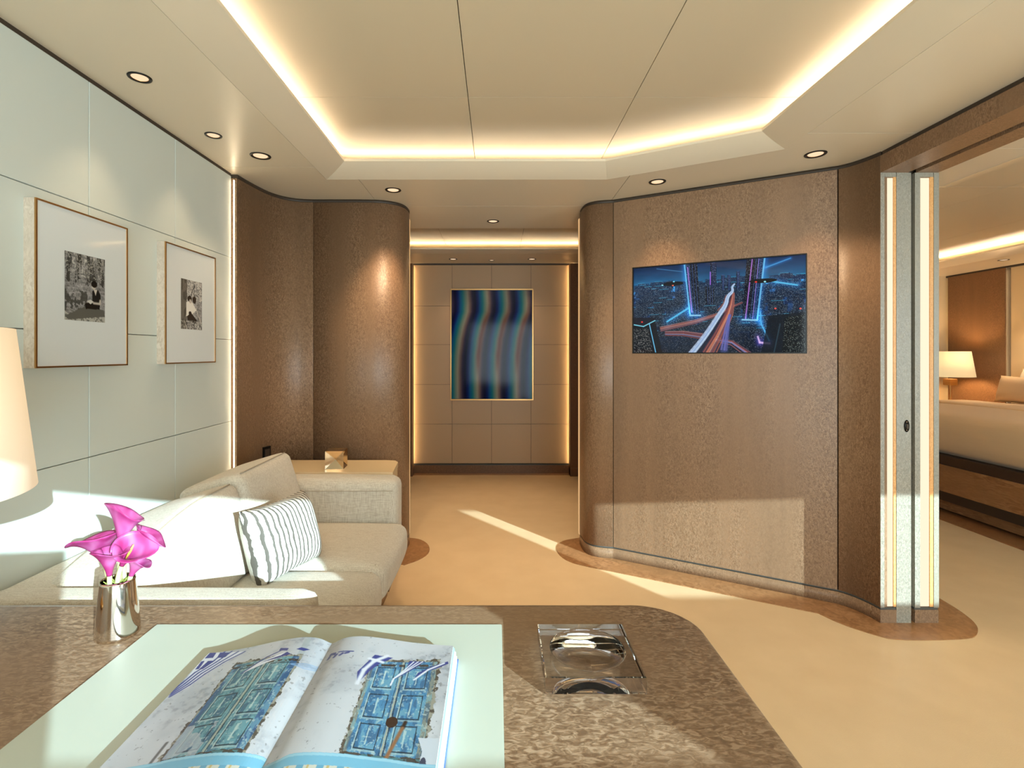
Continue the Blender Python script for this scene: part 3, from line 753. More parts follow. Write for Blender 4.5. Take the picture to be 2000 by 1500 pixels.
streaks([(1240,600),(1120,650),(1000,720),(750,800),(380,880)], .003, .014, RED, 16, seed=2)
streaks([(430,925),(620,925),(820,955)], .012, .016, RED+[(120,130,170)], 16, seed=3)
streaks([(960,990),(1130,1020),(1320,1150)], .010, .020, RED+[(120,130,190)], 18, seed=4)
streaks([(x+25+75*max(0, y-480)/600, y) for x, y in [(1120,500),(1085,620),(1045,720),(900,960),(770,1150)]], .006, .040, RED, 30, seed=5)
streaks([(1110,730),(1080,880),(1050,1100)], .006, .02, [(110,110,190),(150,110,180),(90,120,180)], 12, seed=6)
streaks([(1085,530),(1060,620),(1000,700)], .012, .02, RED, 8, seed=8)
wr = [(1160,405),(1130,435),(1145,480),(1085,530),(1070,620),(1000,720),(850,950),(690,1150)]
road(smooth2(wr), .002, .013, (120,150,190), .8)
streaks(smooth2(wr), .001, .020, [(225,235,245),(180,205,235),(140,170,220)], 16, seed=7)
road([(1110,730),(1080,880),(1050,1100)], .006, .02, (90,100,170), .5)
def tower(x0, x1, xb0, xb1, yt, yb, neonl, neonr):
    q = [T(x0,yt), T(x1,yt), T(xb1,yb), T(xb0,yb)]; mk = cv.poly(q); cv.put(mk, (8,12,30), .96)
    cv.put(mk & (r_.random(cv.X.shape) > .955), (190,215,235), .7)
    for k_ in (.3,.55,.8):
        a = (q[0][0]*(1-k_)+q[1][0]*k_, q[0][1]); b_ = (q[3][0]*(1-k_)+q[2][0]*k_, q[3][1]); cv.line([a, b_], .0012, (90,130,210), .6, asp)
    if neonl: cv.line([T(x0-12,yt), T(xb0,yb)], .0042, (110,195,245), 1, asp, .022, (24,90,150)); cv.line([T(x0+25,yt+60), T(xb0+20,yb-20)], .003, (190,140,240), .9, asp)
    if neonr: cv.line([T(x1,yt), T(xb1,yb)], .0042, (110,195,245), 1, asp, .022, (24,90,150)); cv.line([T(x1-60,yt), T(xb1-50,yb)], .002, (150,140,240), .9, asp)
tower(905, 965, 905, 970, 180, 420, 0, 0); tower(1020, 1055, 1020, 1055, 310, 470, 0, 0); tower(1085, 1118, 1085, 1118, 310, 470, 0, 0); tower(1180, 1215, 1175, 1215, 270, 450, 0, 0)
tower(845, 945, 855, 945, 430, 620, 0, 0)
cv.line([T(905,280), T(905,410)], .003, (160,110,230), 1, asp)
tower(640, 765, 690, 800, 170, 720, 1, 0); tower(1290, 1480, 1240, 1400, 110, 770, 0, 1)
cv.line([T(1350,120), T(1275,770)], .003, (190,120,220), .9, asp)
cv.line([T(670,660), T(450,800)], .005, (90,200,250), .95, asp, .03, (20,90,140)); cv.line([T(690,735), T(800,735)], .004, (160,225,255), .9, asp, .03, (20,90,150))
cv.line([T(1240,780), T(1400,785)], .004, (160,225,255), .9, asp, .03, (20,90,150)); cv.line([T(1430,700), T(1440,820), T(1525,1000)], .004, (90,190,250), .9, asp, .02, (20,80,130))
cv.line([T(1405,960), T(1425,1020), T(1530,1030)], .005, (225,190,245), .95, asp, .02, (60,40,110)); cv.line([T(1640,825), T(1575,1130)], .003, (150,220,245), .9, asp)
cv.put(cv.poly([T(90,830), T(200,850), T(320,790), T(400,1140), T(80,1140)]), (6,10,22), .95); cv.put(cv.poly([T(90,760), T(320,760), T(320,790), T(200,850), T(90,830)]), (22,20,34), .95)
mk = cv.poly([T(100,880), T(250,870), T(300,1140), T(90,1140)]); cv.put(mk & (r_.random(cv.X.shape) > .95), (220,220,215), .9)
cv.line([T(90,832), T(200,852), T(320,790)], .003, (130,220,240), 1, asp); cv.line([T(262,825), T(330,1130)], .003, (110,200,245), 1, asp)
cv.put(cv.poly([T(1520,740), T(1900,700), T(1910,1140), T(1440,1140)]), (10,18,28), .75); cv.put(cv.poly([T(1690,760), T(1905,720), T(1912,1140), T(1660,1140)]), (8,14,20), .85)
mk = cv.poly([T(1690,760), T(1905,720), T(1912,1140), T(1660,1140)]); cv.put(mk & (r_.random(cv.X.shape) > .96), (200,215,205), .8)
cv.line([T(1490,230), T(1750,132)], .0025, (80,170,230), .8, asp, .01, (20,80,130)); cv.line([T(1540,375), T(1820,415)], .004, (100,210,255), .9, asp, .02, (20,90,140)); cv.line([T(340,245), T(610,275)], .002, (80,150,200), .7, asp)
cv.put(cv.ell(T(510,402), .065, .026), (10,14,24)); cv.put(cv.ell(T(1460,370), .075, .024), (8,12,20))
for p_, c_ in ((T(400,418),(160,240,255)), (T(520,380),(120,220,255)), (T(1480,380),(160,240,255)), (T(1385,383),(240,60,50)), (T(185,805),(240,60,50)), (T(1590,662),(240,90,80)), (T(1855,662),(250,90,80)), (T(510,420),(240,110,80))):
    cv.put(cv.ell(p_, .006, .008), c_)
n2 = Vector((-TVd.y, TVd.x)); q0 = TV0+n2*.011
print_mesh('screen', cv, lambda U, V: (q0.x+TVd.x*(A0+U*(A1-A0)), q0.y+TVd.y*(A0+U*(A1-A0)), B1-V*(B1-B0)), print_mat('screen_picture', .06, .52), tv)

# wall socket low on the curved wood
so = thing('wall_socket', 'small dark wall socket on the curved wood panel behind the sofa back', 'socket', (-1.285, 2.90, .66))
def on_s(o, c, ang): o.data.transform(Matrix.Translation(c) @ Matrix.Rotation(ang, 4, 'Z')); o.parent = so; o.matrix_parent_inverse = Matrix.Translation(-so.location); return o
on_s(box('plate', -.028, .028, -.006, .0, -.04, .04, M['black']), (-1.298, 2.885, .665), math.radians(72))
on_s(box('insert', -.018, .018, -.009, -.005, -.025, .025, M['gap']), (-1.298, 2.885, .665), math.radians(72))

# ------------------------------------------------------------------ sofa
sf = thing('sofa', 'cream ribbed fabric sofa with two seats against the leather wall', 'sofa', (-.9, 1.92, 0))
box('plinth', -1.32, -.555, 1.30, 2.60, 0, .15, M['plinth'], sf)
SB = .15
rbox('back_frame', (LW+.005, 1.26, SB), (-1.16, 2.50, .60), .05, M['fabric'], sf, 14)
rbox('seat_base', (-1.30, 1.30, SB), (-.50, 2.52, .31), .03, M['fabric'], sf, 10)
def seatw(x, y, z):
    if x > -.6: x = x-.035*max(0, (z-.33))/.1
    return (x, y, z)
for a, b_ in ((1.375, 1.918), (1.922, 2.455)):
    s_ = rbox('seat_cushion', (-1.12, a, .275), (-.425, b_, .425), .045, M['fabric'], sf, 18, (.012, .0, .016))
    tube('piping', [(-.463, a+.03+(b_-a-.06)*t/8, .421+.004*math.sin(t/8*PI)) for t in range(9)], .0022, M['seam'], s_, 6)
    yy = b_-.012 if a < 1.5 else a+.012
rbox('arm', (-1.33, 1.255, SB), (-.468, 1.375, .61), .035, M['fabric'], sf, 16, (0,0,.006))
rbox('arm', (-1.33, 2.46, SB), (-.478, 2.615, .618), .045, M['fabric'], sf, 16, (0,0,.006))
tube('piping', [(-1.0+.5*t/8, 2.4585, .568) for t in range(9)], .002, M['seam'], sf, 6)
def backw(top, near):
    def f(x, y, z):
        t = (z-.425)/(top-.425)
        dr = .075*max(0, 1-(y-1.385)/.36)**1.6 if near else 0
        return (x-.10*t, y, z-max(0, t)*(.075*(-.89-x)/.25+dr))
    return f
for a, b_, top in ((1.385, 1.955, .745), (1.965, 2.455, .768)):
    s_ = rbox('back_cushion', (-1.14, a, .425), (-.89, b_, top), .035, M['fabric'], sf, 20, (.018, .0, .006), backw(top, a < 1.5))
    tube('piping', [(-.99-.012, a+.035+(b_-a-.07)*t/10, top-.007-(.075*max(0, 1-(.035+(b_-a-.07)*t/10)/.36)**1.6 if a < 1.5 else 0)) for t in range(11)], .0022, M['seam'], s_, 6)

m = M['stripe'] = mat('striped_cushion_cloth', (236,232,222), .85)
v = coord(m, (1,1,1)); N, L, b = nodes(m)
sep = N.new('ShaderNodeSeparateXYZ'); L.new(v, sep.inputs[0])
wob = math_(m, 'MULTIPLY', math_(m, 'SUBTRACT', noise(m, v, 14, 3), .5), .022)
xx = math_(m, 'ADD', sep.outputs[0], wob)
si = math_(m, 'SINE', math_(m, 'MULTIPLY', xx, 2*PI/.0195))
thr = math_(m, 'ADD', si, math_(m, 'MULTIPLY', math_(m, 'SUBTRACT', noise(m, v, 60, 2), .5), 1.0))
base(m, ramp(m, thr, [(.34, lin(206,202,192)), (.52, lin(92,86,78))]))
bump(m, thr, .3, .003)
tp = tag(pillow_mesh('throw_pillow', .315, .275, .17, M['stripe']), 'small lumbar pillow with thin wavy grey stripes leaning on the sofa back', 'pillow')
put(tp, (-.795, 1.90, .552), (math.radians(-17), 0, math.radians(-97)))
tp.rotation_euler = (Matrix.Rotation(math.radians(70), 3, 'Z') @ Matrix.Rotation(math.radians(-18), 3, 'X')).to_euler()

# side table behind the far arm
st = thing('side_table', 'cream lacquered side table behind the far sofa arm', 'table', (-.86, 2.8, 0))
tp_ = [(-1.20,2.625),(-.535,2.625),(-.556,2.87),(-.58,2.915),(-.63,2.925),(-1.20,2.925)]
prism('plinth', [(-1.19,2.64),(-.555,2.64),(-.565,2.86),(-.60,2.89),(-1.19,2.89)], 0, .15, M['plinth'], st); prism('body', tp_, .15, .59, M['table'], st); prism('top', [(x+(.003 if x > -1 else 0), y) for x, y in tp_], .593, .62, M['table'], st)
# faceted ornament: a cube with a sunken pyramid in every face
def ornament(c, s, rot):
    h = s/2; vs = [Vector((x, y, z))*h for x in (-1,1) for y in (-1,1) for z in (-1,1)]; fs = []
    for a in range(3):
        for sg in (-1, 1):
            ids = [i for i, p in enumerate(vs[:8]) if p[a]*sg > 0]
            cc = Vector((0,0,0)); cc[a] = sg*h*(.45 if a != 2 else .75); ci = len(vs); vs.append(cc)
            b1, b2 = (a+1) % 3, (a+2) % 3
            ids.sort(key=lambda i: math.atan2(vs[i][b2], vs[i][b1]))
            for k_ in range(4): fs.append((ids[k_], ids[(k_+1) % 4], ci))
    R = Matrix.Translation(c) @ Matrix.Rotation(rot, 4, 'Z')
    bm = bmesh.new(); me = bpy.data.meshes.new('t'); me.from_pydata([tuple(R @ v) for v in vs], [], fs); bm.from_mesh(me); bpy.data.meshes.remove(me)
    o = frm_bm('faceted_ornament', bm, M['champagne']); return o
oc = P(651, 915, 2.70); 
tag(ornament((oc.x+.004, 2.74, .62+.0475), .095, math.radians(4)), 'mirror-finish faceted metal cube standing on the cream side table', 'ornament')

# ------------------------------------------------------------------ desk
DZ = .65
dk = thing('desk', 'figured wood desk with rounded corner in the foreground', 'desk', (-.45, .74, 0))
def deskpoly(i=0):
    r = .117; x1_, y1_, x0_, y0_ = .434-i, 1.188-i, -1.34+i, .27+i
    pts = [(x0_, y0_), (x1_, y0_)]
    pts += [(x1_-r+r*math.cos(a), y1_-r+r*math.sin(a)) for a in [k_*PI/2/14 for k_ in range(15)]]
    return pts+[(x0_, y1_)]
prof = [(.012,-.035),(.003,-.030),(0,-.02),(0,-.012),(.003,-.004),(.008,-.001),(.016,0)]
vs, fs = [], []; n = len(deskpoly())
for i, z in prof: vs += [(x, y, DZ+z) for x, y in deskpoly(i)]
for k_ in range(len(prof)-1):
    for j in range(n): fs.append((k_*n+j, k_*n+(j+1) % n, (k_+1)*n+(j+1) % n, (k_+1)*n+j))
fs.append(list(range(n))[::-1]); fs.append([(len(prof)-1)*n+j for j in range(n)])
dt = frm('top', vs, fs, M['desk_wood'], dk)
dt.data.polygons.foreach_set('use_smooth', [k_ < (len(prof)-1)*n for k_ in range(len(dt.data.polygons))])
box('side_panel', -1.30, -1.26, .34, 1.11, 0, DZ-.035, M['desk_wood'], dk, .003); box('side_panel', .30, .34, .37, 1.04, 0, DZ-.035, M['desk_wood'], dk, .003)
box('modesty_panel', -1.26, .30, .99, 1.01, .12, DZ-.035, M['desk_wood'], dk)
box('leather_inlay', -.723, .011, .44, 1.090, DZ-.001, DZ+.0035, M['pad'], dk, .0012)

# ------------------------------------------------------------------ open book
PT = DZ+.0035
bk = thing('open_book', 'open picture book showing weathered blue doors and striped flags, lying on the pale leather inlay', 'book', (-.31, .78, PT))
BY1, BY0 = .960, .590; GX = -.3085; PW = .231
def hl(t):   # height of left page above pad, t = 0 at gutter .. 1 at outer edge
    return np.interp(t, [0,.03,.10,.2,.3,.45,.65,.85,1], [.029,.036,.0425,.045,.043,.0365,.026,.018,.0142])
def hr(t):
    return np.interp(t, [0,.03,.10,.2,.3,.45,.65,.85,1], [.029,.036,.0432,.0463,.0457,.0413,.0345,.0302,.0278])
def sm_h(f):
    tt = np.linspace(0, 1, 60); y = f(tt); 
    for _ in range(6): y = np.convolve(np.pad(y, 1, 'edge'), [.25,.5,.25], 'valid')
    return lambda t: np.interp(t, tt, y)
hl, hr = sm_h(hl), sm_h(hr)
GL = lambda U, V: (GX-(1-U)*PW+.002*V, BY1-V*(BY1-BY0), PT+hl(1-U))
GR = lambda U, V: (GX+U*(PW-.004)+.001*V, BY1-V*(BY1-BY0), PT+hr(U))
def pg(px, py, left):
    h = .022
    for _ in range(8):
        Y = (EYE-PT-h)/((py-690)/1000); X = (px-970)/1000*Y
        t = (GX-X)/PW if left else (X-GX)/(PW-.004); h = float((hl if left else hr)(np.clip(t, 0, 1)))
    return ((1-t) if left else t, (BY1-Y)/(BY1-BY0))
def page(left):
    W_, H_ = 330, 520; c = Canvas(W_, H_, (206,207,212)); asp = (BY1-BY0)/PW
    f1 = c.fbm(4, 6, 41 if left else 51); f2 = c.fbm(26, 42, 61 if left else 71)
    c.put(np.clip((f1-.46)*4, 0, 1), (182,185,192), .7); c.put(np.clip((f2-.52)*5, 0, 1)*np.clip((f1-.46)*5, 0, 1), (150,154,160), .6)
    c.put((c.fbm(40, 60, 81) > .765), (120,118,116), .5)
    if left:
        Q = lambda x, y: pg(240+x/5, 1230+y/5, True)
        c.put(c.poly([Q(1780,90), Q(1840,90), Q(1760,250), Q(1700,240)]), (170,178,178), .7)
        q = [Q(1100,345), Q(1725,262), Q(1120,1240), Q(310,1345)]
    else:
        Q = lambda x, y: pg(540+x/5.263, 1230+y/5.263, False)
        q = [Q(985,325), Q(1655,330), Q(1470,1400), Q(650,1310)]
    # inverse bilinear by homography
    A = []; bb = []
    for (x, y), (s_, t_) in zip(q, ((0,0),(1,0),(1,1),(0,1))):
        A += [[x,y,1,0,0,0,-s_*x,-s_*y],[0,0,0,x,y,1,-t_*x,-t_*y]]; bb += [s_, t_]
    hm = np.linalg.solve(np.array(A), np.array(bb)); den = hm[6]*c.X+hm[7]*c.Y+1
    s_ = (hm[0]*c.X+hm[1]*c.Y+hm[2])/den; t_ = (hm[3]*c.X+hm[4]*c.Y+hm[5])/den
    jag = (c.fbm(30, 45, 91)-.5)*.10
    out = (s_ > -.035+jag) & (s_ < 1.045+jag) & (t_ > -.03+jag*.6) & (t_ < 1.03)
    c.put(out, (70,60,48), .85); c.put(out & (f2 > .52), (178,176,160), .75)
    ins = (s_ > 0) & (s_ < 1) & (t_ > 0) & (t_ < 1)
    if left: c.put(ins, (92,146,158)); c.put(ins & ((s_ > .9) | (s_ < .07)), (66,104,150), .9)
    else: c.put(ins, (74,134,176)); c.put(ins & ((s_ > .93) | (s_ < .05)), (140,140,126), .9)
    st_ = c.fbm(34, 20, 101); c.put(ins & (st_ > .56), (128,178,190), .55); c.put(ins & (st_ < .42), (46,84,120), .5)
    c.put(ins & (c.fbm(60, 80, 111) > .66), (190,204,200), .6)
    pan = [(.10,.42),(.58,.90)]; rows = [(.08,.30),(.39,.61),(.69,.90)]
    for a, b_ in pan:
        for r0, r1 in rows:
            inn = (s_ > a+.03) & (s_ < b_-.03) & (t_ > r0) & (t_ < r1)
            edge = (s_ > a+.015) & (s_ < b_-.015) & (t_ > r0-.012) & (t_ < r1+.012) & ~inn
            c.put(edge, (34,52,66), .85); c.put((s_ > a) & (s_ < a+.018) & (t_ > r0-.02) & (t_ < r1+.02), (188,206,204), .8)
            c.put((abs(s_-(a+b_)/2) < .012+.02*(st_-.5)) & (t_ > r0+.03) & (t_ < r1-.03), (196,214,208), .75)
            c.put((s_ > a) & (s_ < b_) & (abs(t_-r1-.022) < .008), (180,200,198), .6)
    c.put(ins & (abs(s_-.5) < .012), (178,176,156), .9); c.put(ins & (abs(s_-.525) < .007), (40,44,50), .8); c.put(ins & (abs(s_-.47) < .006), (40,60,80), .7)
    c.put((s_ > 0) & (s_ < 1) & (abs(t_-.045) < .014) & (c.fbm(40, 60, 121) > .42), (66,50,40), .85)
    c.put(ins & (t_ > .945+jag*.3), (70,50,38), .8); c.put(ins & (t_ > .95) & (f2 > .56), (84,150,160), .7)
    if left: c.put(ins & (s_ < .42) & (t_ > .66) & (c.fbm(9, 12, 131) > .48), (182,188,196), .75)
    BL = (62,72,142); WH = (230,232,240)
    def flag(poly, stripes=5, a0=None, a1=None):
        c.put(c.poly(poly), WH)
    if left:
        tri = c.poly([Q(838,222), Q(1205,210), Q(980,330), Q(800,440), Q(640,560), Q(440,665), Q(560,540)]); c.put(tri, WH)
        for k_ in range(4):
            o_ = k_*32
            c.line([Q(1190-o_*2,214), Q(985-o_*1.2,318), Q(800-o_*1.0,432-o_*.15), Q(650-o_*.75,540-o_*.2), Q(455+o_*.2,655-o_*.55)], .0075, BL, 1, asp)
        for r in ([(850,226),(915,224),(880,275),(800,280)], [(950,224),(1050,222),(1000,268),(915,278)], [(768,308),(800,305),(740,385),(705,388)], [(832,305),(905,300),(780,385),(740,388)]): c.put(c.poly([Q(*p) for p in r]), BL)
        c.put(c.poly([Q(1320,320), Q(1600,215), Q(1640,235), Q(1480,290), Q(1130,440)]), WH); c.put(c.poly([Q(1540,250), Q(1600,215), Q(1640,237), Q(1500,280), Q(1340,320)]), BL)
        c.line([Q(1540,205), Q(1400,270), Q(1310,325), Q(1150,430)], .007, BL, 1, asp)
        c.put(c.poly([Q(1540,178), Q(1620,180), Q(1600,205), Q(1520,205)]), BL); c.put(c.poly([Q(1690,190), Q(1740,172), Q(1825,195), Q(1760,208)]), BL)
        for k_ in range(4): c.line([Q(1640,330+k_*3), Q(1760,332+k_*16), Q(1900,365+k_*12)], .003, (130,170,214), .9, asp)
        c.line([Q(420,1105), Q(225,1345)], .010, (92,92,90), .9, asp)
        arc = [Q(200,1370), Q(420,1318), Q(700,1275), Q(1000,1258), Q(1200,1270), Q(1330,1300), Q(1425,1350)]
    else:
        c.put(c.poly([Q(1010,258), Q(1200,290), Q(1060,350), Q(960,420), Q(820,565), Q(830,430)]), BL)
        c.line([Q(1140,270), Q(1000,325), Q(900,410), Q(828,550)], .016, WH, 1, asp); c.line([Q(955,295), Q(1090,335)], .014, WH, 1, asp)
        c.put(c.poly([Q(1370,322), Q(1525,328), Q(1380,420), Q(1190,520), Q(1170,590), Q(1165,540), Q(1330,400)]), BL)
        for k_ in range(3): c.line([Q(1500-k_*45,330), Q(1380-k_*30,400+k_*5), Q(1200,505), Q(1170,570)], .005, WH, 1, asp)
        c.put(c.poly([Q(1760,325), Q(1765,350), Q(1640,400), Q(1500,440), Q(1400,525), Q(1450,445), Q(1600,375)]), BL); c.line([Q(1720,345), Q(1560,410), Q(1410,515)], .008, WH, 1, asp)
        for k_ in range(4): c.line([Q(560+k_*60,262-k_*10), Q(530+k_*60,305-k_*22)], .010, BL, 1, asp)
        c.put(c.poly([Q(560,245), Q(620,232), Q(600,262), Q(540,270)]), BL); c.line([Q(640,228), Q(790,222)], .006, BL, 1, asp)
        c.put(c.ell(Q(1180,950), .038, .030), (58,38,28)); c.line([Q(1320,950), Q(1290,1010)], .012, (50,34,26), 1, asp); c.line([Q(1290,1010), Q(1090,1370)], .012, (150,104,72), 1, asp)
        c.put(c.poly([Q(1450,1110), Q(1800,1110), Q(1780,1440), Q(1440,1440), Q(1490,1250)]), (206,212,222)); c.put(c.ell(Q(1490,1390), .02, .035), (60,66,90))
        arc = [Q(-20,1400), Q(100,1340), Q(350,1320), Q(700,1338), Q(1100,1385), Q(1450,1440)]
    # pale blue chair rails across the foot of the picture
    ax = np.array([p[0] for p in arc]); ay = np.array([p[1] for p in arc]); yy = np.interp(c.X, ax, ay)
    below = c.Y > yy+.02
    c.put(below, (214,210,196)); k_ = (c.X*9) % 1; c.put(below & (k_ < .35), (110,168,196)); c.put(below & (k_ > .5) & (k_ < .62), (206,180,120))
    c.put(abs(c.Y-yy) < .028, (124,186,214)); c.put(abs(c.Y-yy+.02) < .006, (160,208,228))
    c.a *= .80
    return c
pm = print_mat('book_print', .38)
print_mesh('left_page', page(True), GL, pm, bk); print_mesh('right_page', page(False), GR, pm, bk)
def block(name, G, f, n_=24):
    vs, fs = [], []
    for V in (0.0, 1.0):
        for i in range(n_+1):
            x, y, z = [float(q) for q in G(np.float64(i/n_), np.float64(V))]
            vs += [(x, y, z-.0006), (x, y, PT+.003)]
    m_ = 2*(n_+1)
    for i in range(n_):
        a = 2*i; fs += [(a, a+2, a+3, a+1), (m_+a, m_+a+1, m_+a+3, m_+a+2), (a, m_+a, m_+a+2, a+2)]
    fs += [(0, 1, m_+1, m_), (2*n_, m_+2*n_, m_+2*n_+1, 2*n_+1)]
    return frm(name, vs, fs, M['page_edge'], bk)
block('page_block', GL, hl); block('page_block', GR, hr)
bm = bmesh.new(); box_bm(bm, GX-PW-.004, GX-.012, BY0-.003, BY1+.003, PT, PT+.0028); box_bm(bm, GX+.012, GX+PW+.006, BY0-.003, BY1+.001, PT, PT+.0028); box_bm(bm, GX-.012, GX+.012, BY0-.003, BY1+.003, PT, PT+.0022)
frm_bm('cover', bm, M['cover_blue'], bk)
# loose outer leaves at the right edge
for k_, (dx, hh, cc) in enumerate(((.003,.0253,(150,190,214)), (.0055,.021,(236,238,236)), (.008,.015,(240,242,240)))):
    mm = mat('leaf_edge_%d' % k_, cc, .5)
    frm('page_leaf', [(GX+PW-.006, BY1-.004*k_, PT+hh+.0008), (GX+PW-.004+dx, BY1-.002-.004*k_, PT+hh-.001), (GX+PW-.004+dx, BY0, PT+hh-.001), (GX+PW-.006, BY0, PT+hh+.0008),
        (GX+PW-.006, BY1-.004*k_, PT+.003), (GX+PW-.004+dx, BY1-.002-.004*k_, PT+.003), (GX+PW-.004+dx, BY0, PT+.003), (GX+PW-.006, BY0, PT+.003)],
        [(0,3,2,1),(4,5,6,7),(0,1,5,4),(1,2,6,5),(2,3,7,6),(3,0,4,7)], mm, bk)

# ------------------------------------------------------------------ crystal dish
ax0, ax1, ay0, ay1, az0, az1 = .0832, .2548, .8682, 1.0402, DZ, DZ+.0302
cx, cy, R_ = (ax0+ax1)/2, (ay0+ay1)/2, .070
vs, fs = [], []; n = 64; rings = 12; bv = .0015
sq = []
for k_ in range(n):
    a = 2*PI*k_/n+PI/4; c_, s_ = math.cos(a), math.sin(a); mxx = max(abs(c_), abs(s_)); sq.append((c_/mxx, s_/mxx))
hx = (ax1-ax0)/2
def ring(fn):
    i0 = len(vs)
    for k_ in range(n): vs.append(fn(k_))
    return i0
R0 = []
R0.append(ring(lambda k_: (cx+sq[k_][0]*(hx-bv), cy+sq[k_][1]*(hx-bv), az0)))
R0.append(ring(lambda k_: (cx+sq[k_][0]*hx, cy+sq[k_][1]*hx, az0+bv)))
R0.append(ring(lambda k_: (cx+sq[k_][0]*hx, cy+sq[k_][1]*hx, az1-bv)))
R0.append(ring(lambda k_: (cx+sq[k_][0]*(hx-bv), cy+sq[k_][1]*(hx-bv), az1)))
for j in range(rings):
    t = j/rings; rr = R_*math.cos(t*PI/2); zz = az1-.023*math.sin(t*PI/2)
    R0.append(ring(lambda k_: (cx+rr*math.cos(2*PI*k_/n+PI/4), cy+rr*math.sin(2*PI*k_/n+PI/4), zz)))
for a, b_ in zip(R0, R0[1:]):
    for k_ in range(n): fs.append((a+k_, a+(k_+1) % n, b_+(k_+1) % n, b_+k_))
vs.append((cx, cy, az1-.023)); ci = len(vs)-1
for k_ in range(n): fs.append((R0[-1]+k_, R0[-1]+(k_+1) % n, ci))
fs.append(list(range(n))[::-1])
gl = frm('crystal_dish', vs, fs, M['glass'])
gl.data.polygons.foreach_set('use_smooth', [i >= 4*n for i in range(len(gl.data.polygons)-1)]+[False])
gl.location.z = .0004
tag(gl, 'square clear crystal dish with a round hollow on the desk beside the leather inlay', 'dish')

# ------------------------------------------------------------------ vase and callas
VX, VY = -.7805, 1.055
vz = thing('vase', 'small tapered mirror-polished metal vase holding the pink flowers', 'vase', (VX, VY, DZ))
lathe('body', [(0,0),(.037,0),(.040,.003),(.0398,.009),(.0360,.055),(.0311,.111),(.0302,.116),(.0290,.115),(.0298,.108),(.0345,.055),(.037,.007),(0,.007)], (VX,VY,DZ), M['chrome'], vz, 64)
bm = bmesh.new(); r_ = random.Random(5)
for k_ in range(26):
    a = r_.random()*2*PI; rr = r_.random()*.019; p = Vector((VX+rr*math.cos(a), VY+rr*math.sin(a), DZ+.100))
    tube_bm(bm, [p, p+Vector((math.cos(a)*.004, math.sin(a)*.004, .010)), p+Vector((math.cos(a)*.010, math.sin(a)*.010, .012+.006*r_.random()))], [.0018,.0014,.0006], 5)
o = frm_bm('moss_filler', bm, M['moss'], vz); 
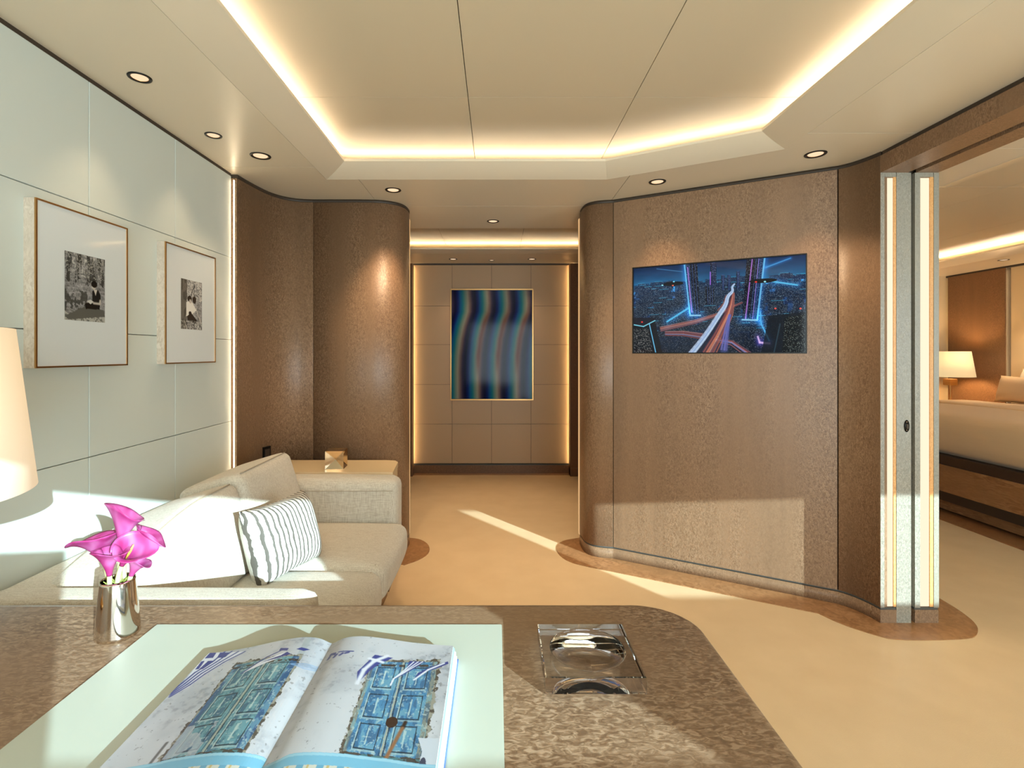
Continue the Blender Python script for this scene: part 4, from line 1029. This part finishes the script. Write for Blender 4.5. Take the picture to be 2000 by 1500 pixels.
def calla(neck, mouth, tipdir, R, tip, label, foot, face=(0,-.35,.9), spad=True, ov=.9):
    """one rolled petal flaring from the neck to a rim with a pointed tip, a spadix and a stem"""
    nk = P(neck[0], neck[1], VY+neck[2]); mo = P(mouth[0], mouth[1], VY+mouth[2])
    ft = Vector((VX+foot[0], VY+foot[1], DZ+.035))
    o = thing('calla_lily', label, 'flower', tuple(ft), 'pink callas in the metal vase')
    d = (mo-nk).normalized(); fc = Vector(face).normalized(); T_ = Vector(tipdir).normalized()
    nt_, ns = 16, 36; vs, fs = [], []
    L_ = (mo-nk).length
    for i in range(nt_+1):
        t = i/nt_
        ax_ = d.lerp(fc, t**1.6*.85).normalized()
        u = (T_-ax_*T_.dot(ax_)).normalized(); v_ = ax_.cross(u)
        ctr = nk+d*L_*t+(fc-d)*L_*.18*t*t
        r = .0048+(R-.0048)*t**1.5
        for k_ in range(ns+1):
            f = k_/ns; a = PI+(f*2-1)*PI*(1+.10*ov)
            a2 = a-PI
            cs = math.cos(a2)
            rr = r*(1+.10*(f-.5)*(1 if t > .3 else t/.3))
            ext = tip*max(0, cs)**3*t**3
            curl = -.30*R*t**6*max(0, cs)**2+.06*R*math.sin(3*a2+neck[0])*t**4
            p = ctr+(u*math.cos(a2)+v_*math.sin(a2))*rr*(1+.25*t**5)+u*ext+ax_*(curl+.25*R*t**3*cs)
            vs.append(p)
    for i in range(nt_):
        for k_ in range(ns): a = i*(ns+1)+k_; fs.append((a, a+1, a+ns+2, a+ns+1))
    pt = frm('petal', vs, fs, M['petal'], o, True)
    sm = pt.modifiers.new('thick', 'SOLIDIFY'); sm.thickness = .0008
    pts = []
    for k_ in range(9):
        t = k_/8; p = ft.lerp(nk, t); p += Vector((0,0,0)); q = nk-d*(nk-ft).length*(1-t); pts.append(p.lerp(q, t*t*.7))
    tube('stem', pts+[nk+d*.004], .0046, M['stem'], o, 10)
    if spad: tube('spadix', [nk+d*L_*.35, nk+d*L_*.7+fc*.001, nk+d*L_*.95+fc*.006], [.0026,.0026,.0014], M['spadix'], o, 8)
calla((236,1072,.0), (243,998,.0), (-1,-.05,.15), .028, .016, 'tallest pink calla, standing upright above the others', (.0,.002), (.40,.42,.85), False)
calla((206,1102,.018), (192,1046,.008), (-1,-.1,-.15), .037, .016, 'pink calla spreading furthest toward the leather wall', (-.012,.007), (-.35,.12,.9), False)
calla((214,1124,-.022), (211,1074,-.030), (.9,-.2,.1), .026, .010, 'low pink calla leaning over the vase rim below the spreading one', (-.014,-.010), (.1,.05,.95), False)
calla((238,1104,-.010), (262,1064,-.016), (1,-.1,.35), .027, .014, 'open pink calla facing forward with its yellow spadix showing', (.002,-.014), (.45,-.65,.55))
calla((254,1064,.024), (292,1040,.022), (1,0,.12), .024, .024, 'pink calla bending out sideways behind the forward-facing one', (.012,.012), (.55,.35,.75), False)
calla((256,1124,.0), (270,1093,.0), (.8,-.1,.3), .019, .008, 'short pink calla low at the rim under the forward-facing one', (.016,-.002), (.45,.25,.85), False)

# ------------------------------------------------------------------ big table lamp at the left end of the desk
lx, ly = -1.091, .861
la = thing('table_lamp', 'large table lamp with white tapered fabric shade at the end of the desk', 'lamp', (lx, ly, DZ))
lathe('base', [(0,0),(.075,0),(.078,.004),(.075,.014),(.02,.018),(.012,.03),(0,.03)], (lx,ly,DZ), M['brass'], la)
lathe('stem', [(.010,.02),(.010,.40),(0,.40)], (lx,ly,DZ), M['brass'], la, 20)
lathe('shade', [(.2387,.9745-DZ),(.2065,1.277-DZ),(.2035,1.277-DZ),(.2355,.9745-DZ)], (lx,ly,DZ), M['shade'], la, 96, True, True)
